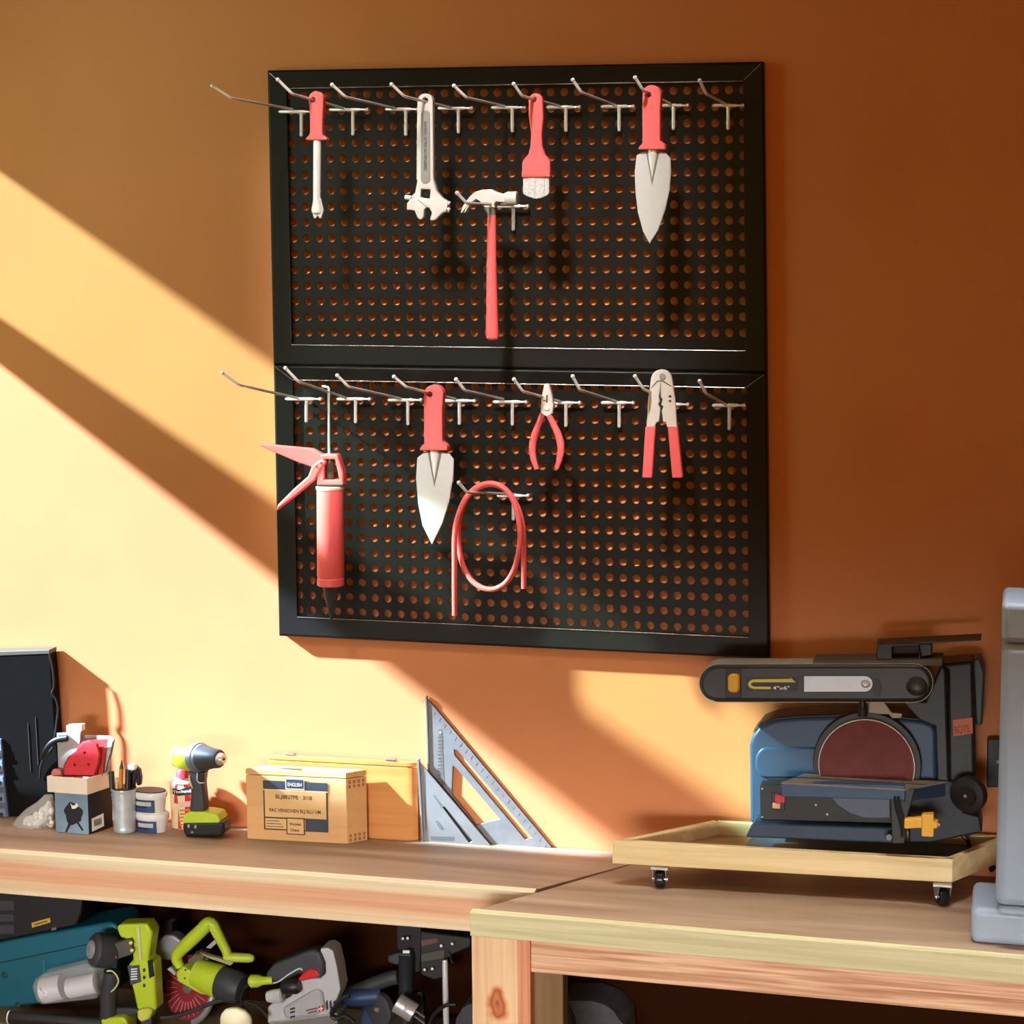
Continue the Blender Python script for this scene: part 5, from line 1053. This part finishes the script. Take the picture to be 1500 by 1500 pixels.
# black stand with chrome rod
d = .115; k = SZ(d)
r = thing('drill_stand', P(610, sy(610, d), d), 'black drill stand with a chrome rod at the right end of the shelf', 'stand')
b = B(); b.px(u5((900, 60), (1085, 90), (1078, 420), (1040, 425), (915, 300), (905, 240)), d, .03); b.obj('carriage', BLACK, r, bevel=.002)
b = B(); b.vlathe([(1456, 583, 606), (1452, 584, 606), (1400, 583.5, 606), (1398, 582, 607)], d+.012, 20); b.obj('collar', mat('collar_black', (40, 42, 48), .35), r)
b = B(); b.px(u5((835, 305), (900, 282), (1010, 285), (1010, 335), (900, 370), (840, 350)), d+.020, .02); b.obj('clamp_ear', CHAR, r, bevel=.003)
b = B(); b.px(u5((1075, 120), (1445, 170), (1445, 240), (1330, 285), (1260, 330), (1240, 460), (1180, 482), (1078, 440)), d+.004, .03); b.obj('crosshead', mat('crosshead_black', (38, 38, 38), .45), r, bevel=.003)
b = B(); b.px(u5((1082, 190), (1200, 170), (1210, 200), (1090, 232)), d+.0055, .004); b.obj('reddish_plate', mat('plate_red_brown', (104, 66, 62), .5), r)
b = B(); b.px(u5((1080, 290), (1255, 250), (1258, 320), (1085, 350)), d+.007, .008); b.obj('slide_bar', mat('slide_olive', (72, 72, 64), .5), r, bevel=.001)
for q in u5((950, 175), (985, 172), (1232, 228), (1312, 212), (1165, 395), (1110, 402)):
    b = B(); b.lathe(P(*q, d+.014), P(*q, d+.002), [(0, .0024), (.3, .0032), (1, .0032)], 12); b.obj('screw', mat('zinc', (190, 190, 188), .3, metal=.8), r)
b = B(); b.px(u5((950, 262), (1000, 262), (1000, 282), (950, 282)), d+.022, .004); b.obj('white_mark', WHITEINK, r)
b = B(); b.vlathe([(sy(656, d)+1, 649.5, 659), (1408, 647.5, 656), (1406, 648, 655.5)], d+.002, 18); b.obj('chrome_rod', CHROME, r)
b = B(); b.px([(590, sy(590, d)), (672, sy(672, d)), (672, sy(672, d)-4), (590, sy(590, d)-4)], d+.03, .09); b.obj('stand_base', CHAR, r, bevel=.002)
b = B(); b.px([(600, 1456), (618, 1452), (625, sy(625, d)-3), (606, sy(606, d)-3)], d+.002, .02); b.obj('lower_post', BLACK, r, bevel=.002)
b = B(); b.tube(smoothpath([P(x, y, d+.012) for x, y in u5((1272, 290), (1285, 280), (1300, 310), (1310, 350), (1325, 345))]), .0012, 6); b.obj('spring_clip', DARKST, r)
d = .16
b = B(); b.tube(smoothpath([P(x, y, d) for x, y in [(628, 1503), (634, 1488), (644, 1478), (656, 1472), (668, 1472)]]), .0035, 8); o = b.obj('cable', BLACK); tag(o, 'black cable arching past the chrome rod', 'cable')
def bag(name, pts, d, th, label):
    b = B(); b.px(pts, d, th); bmesh.ops.triangulate(b.b, faces=b.b.faces[:]); bmesh.ops.subdivide_edges(b.b, edges=b.b.edges[:], cuts=3, use_grid_fill=True)
    for v in b.b.verts:
        n = noise.noise_vector(v.co*22); v.co += Vector((n.x*.004, n.y*.010, n.z*.003))
    r = thing(name, P(pts[0][0], sy(pts[0][0], d), d), label, 'bag'); return r, b
r, b = bag('tool_bag', [(664, 1522), (668, 1490), (678, 1477), (690, 1471), (712, 1470), (720, 1522)], .15, .08, 'dark grey fabric bag behind the knotty bench leg'); b.obj('cloth', mat('bag_grey', (74, 72, 78), .85, var=.12, vscale=60), r, smooth=60)
r, b = bag('tool_bag', [(815, 1522), (822, 1468), (830, 1466), (868, 1467), (885, 1473), (900, 1482), (908, 1492), (918, 1500), (918, 1522)], .10, .09, 'grey fabric bag with a black strap under the right bench'); b.obj('cloth', mat('bag_grey2', (92, 92, 96), .85, var=.14, vscale=60), r, smooth=60)
b = B(); b.tube(smoothpath([P(x, y, .106) for x, y in [(826, 1467), (834, 1478), (840, 1492), (842, 1515)]]), .0035, 8); b.obj('strap', BLACK, r)


b = B(); b.box((.0, -.20, ZS-.02), (1.2, -.003, ZS)); b.obj('lower_shelf', SHELFW, wr, bevel=.001)

# things rest on what carries them: nothing dips below the shelf, the bench or the tray floor
def settle(names, zmin, zmax=None):
    for o in list(bpy.data.objects):
        if o.parent is None and o.name.split('.')[0] in names:
            for c in [o]+list(o.children_recursive):
                if c.type != 'MESH': continue
                org = ORG[c].z
                for v in c.data.vertices:
                    if v.co.z+org < zmin: v.co.z = zmin-org
                    if zmax and v.co.z+org > zmax: v.co.z = zmax-org
settle({'tool_case', 'toolbox', 'roll', 'plastic_pack', 'nail_gun', 'circular_saw', 'cream_bottle', 'power_plug', 'jigsaw', 'angle_grinder', 'silver_canister', 'drill_stand', 'tool_bag'}, ZS+.0006, ZB-.022)
settle({'parts_cabinet', 'plastic_bag'}, ZB+.0006)
settle({'belt_sander'}, zf+.0006)
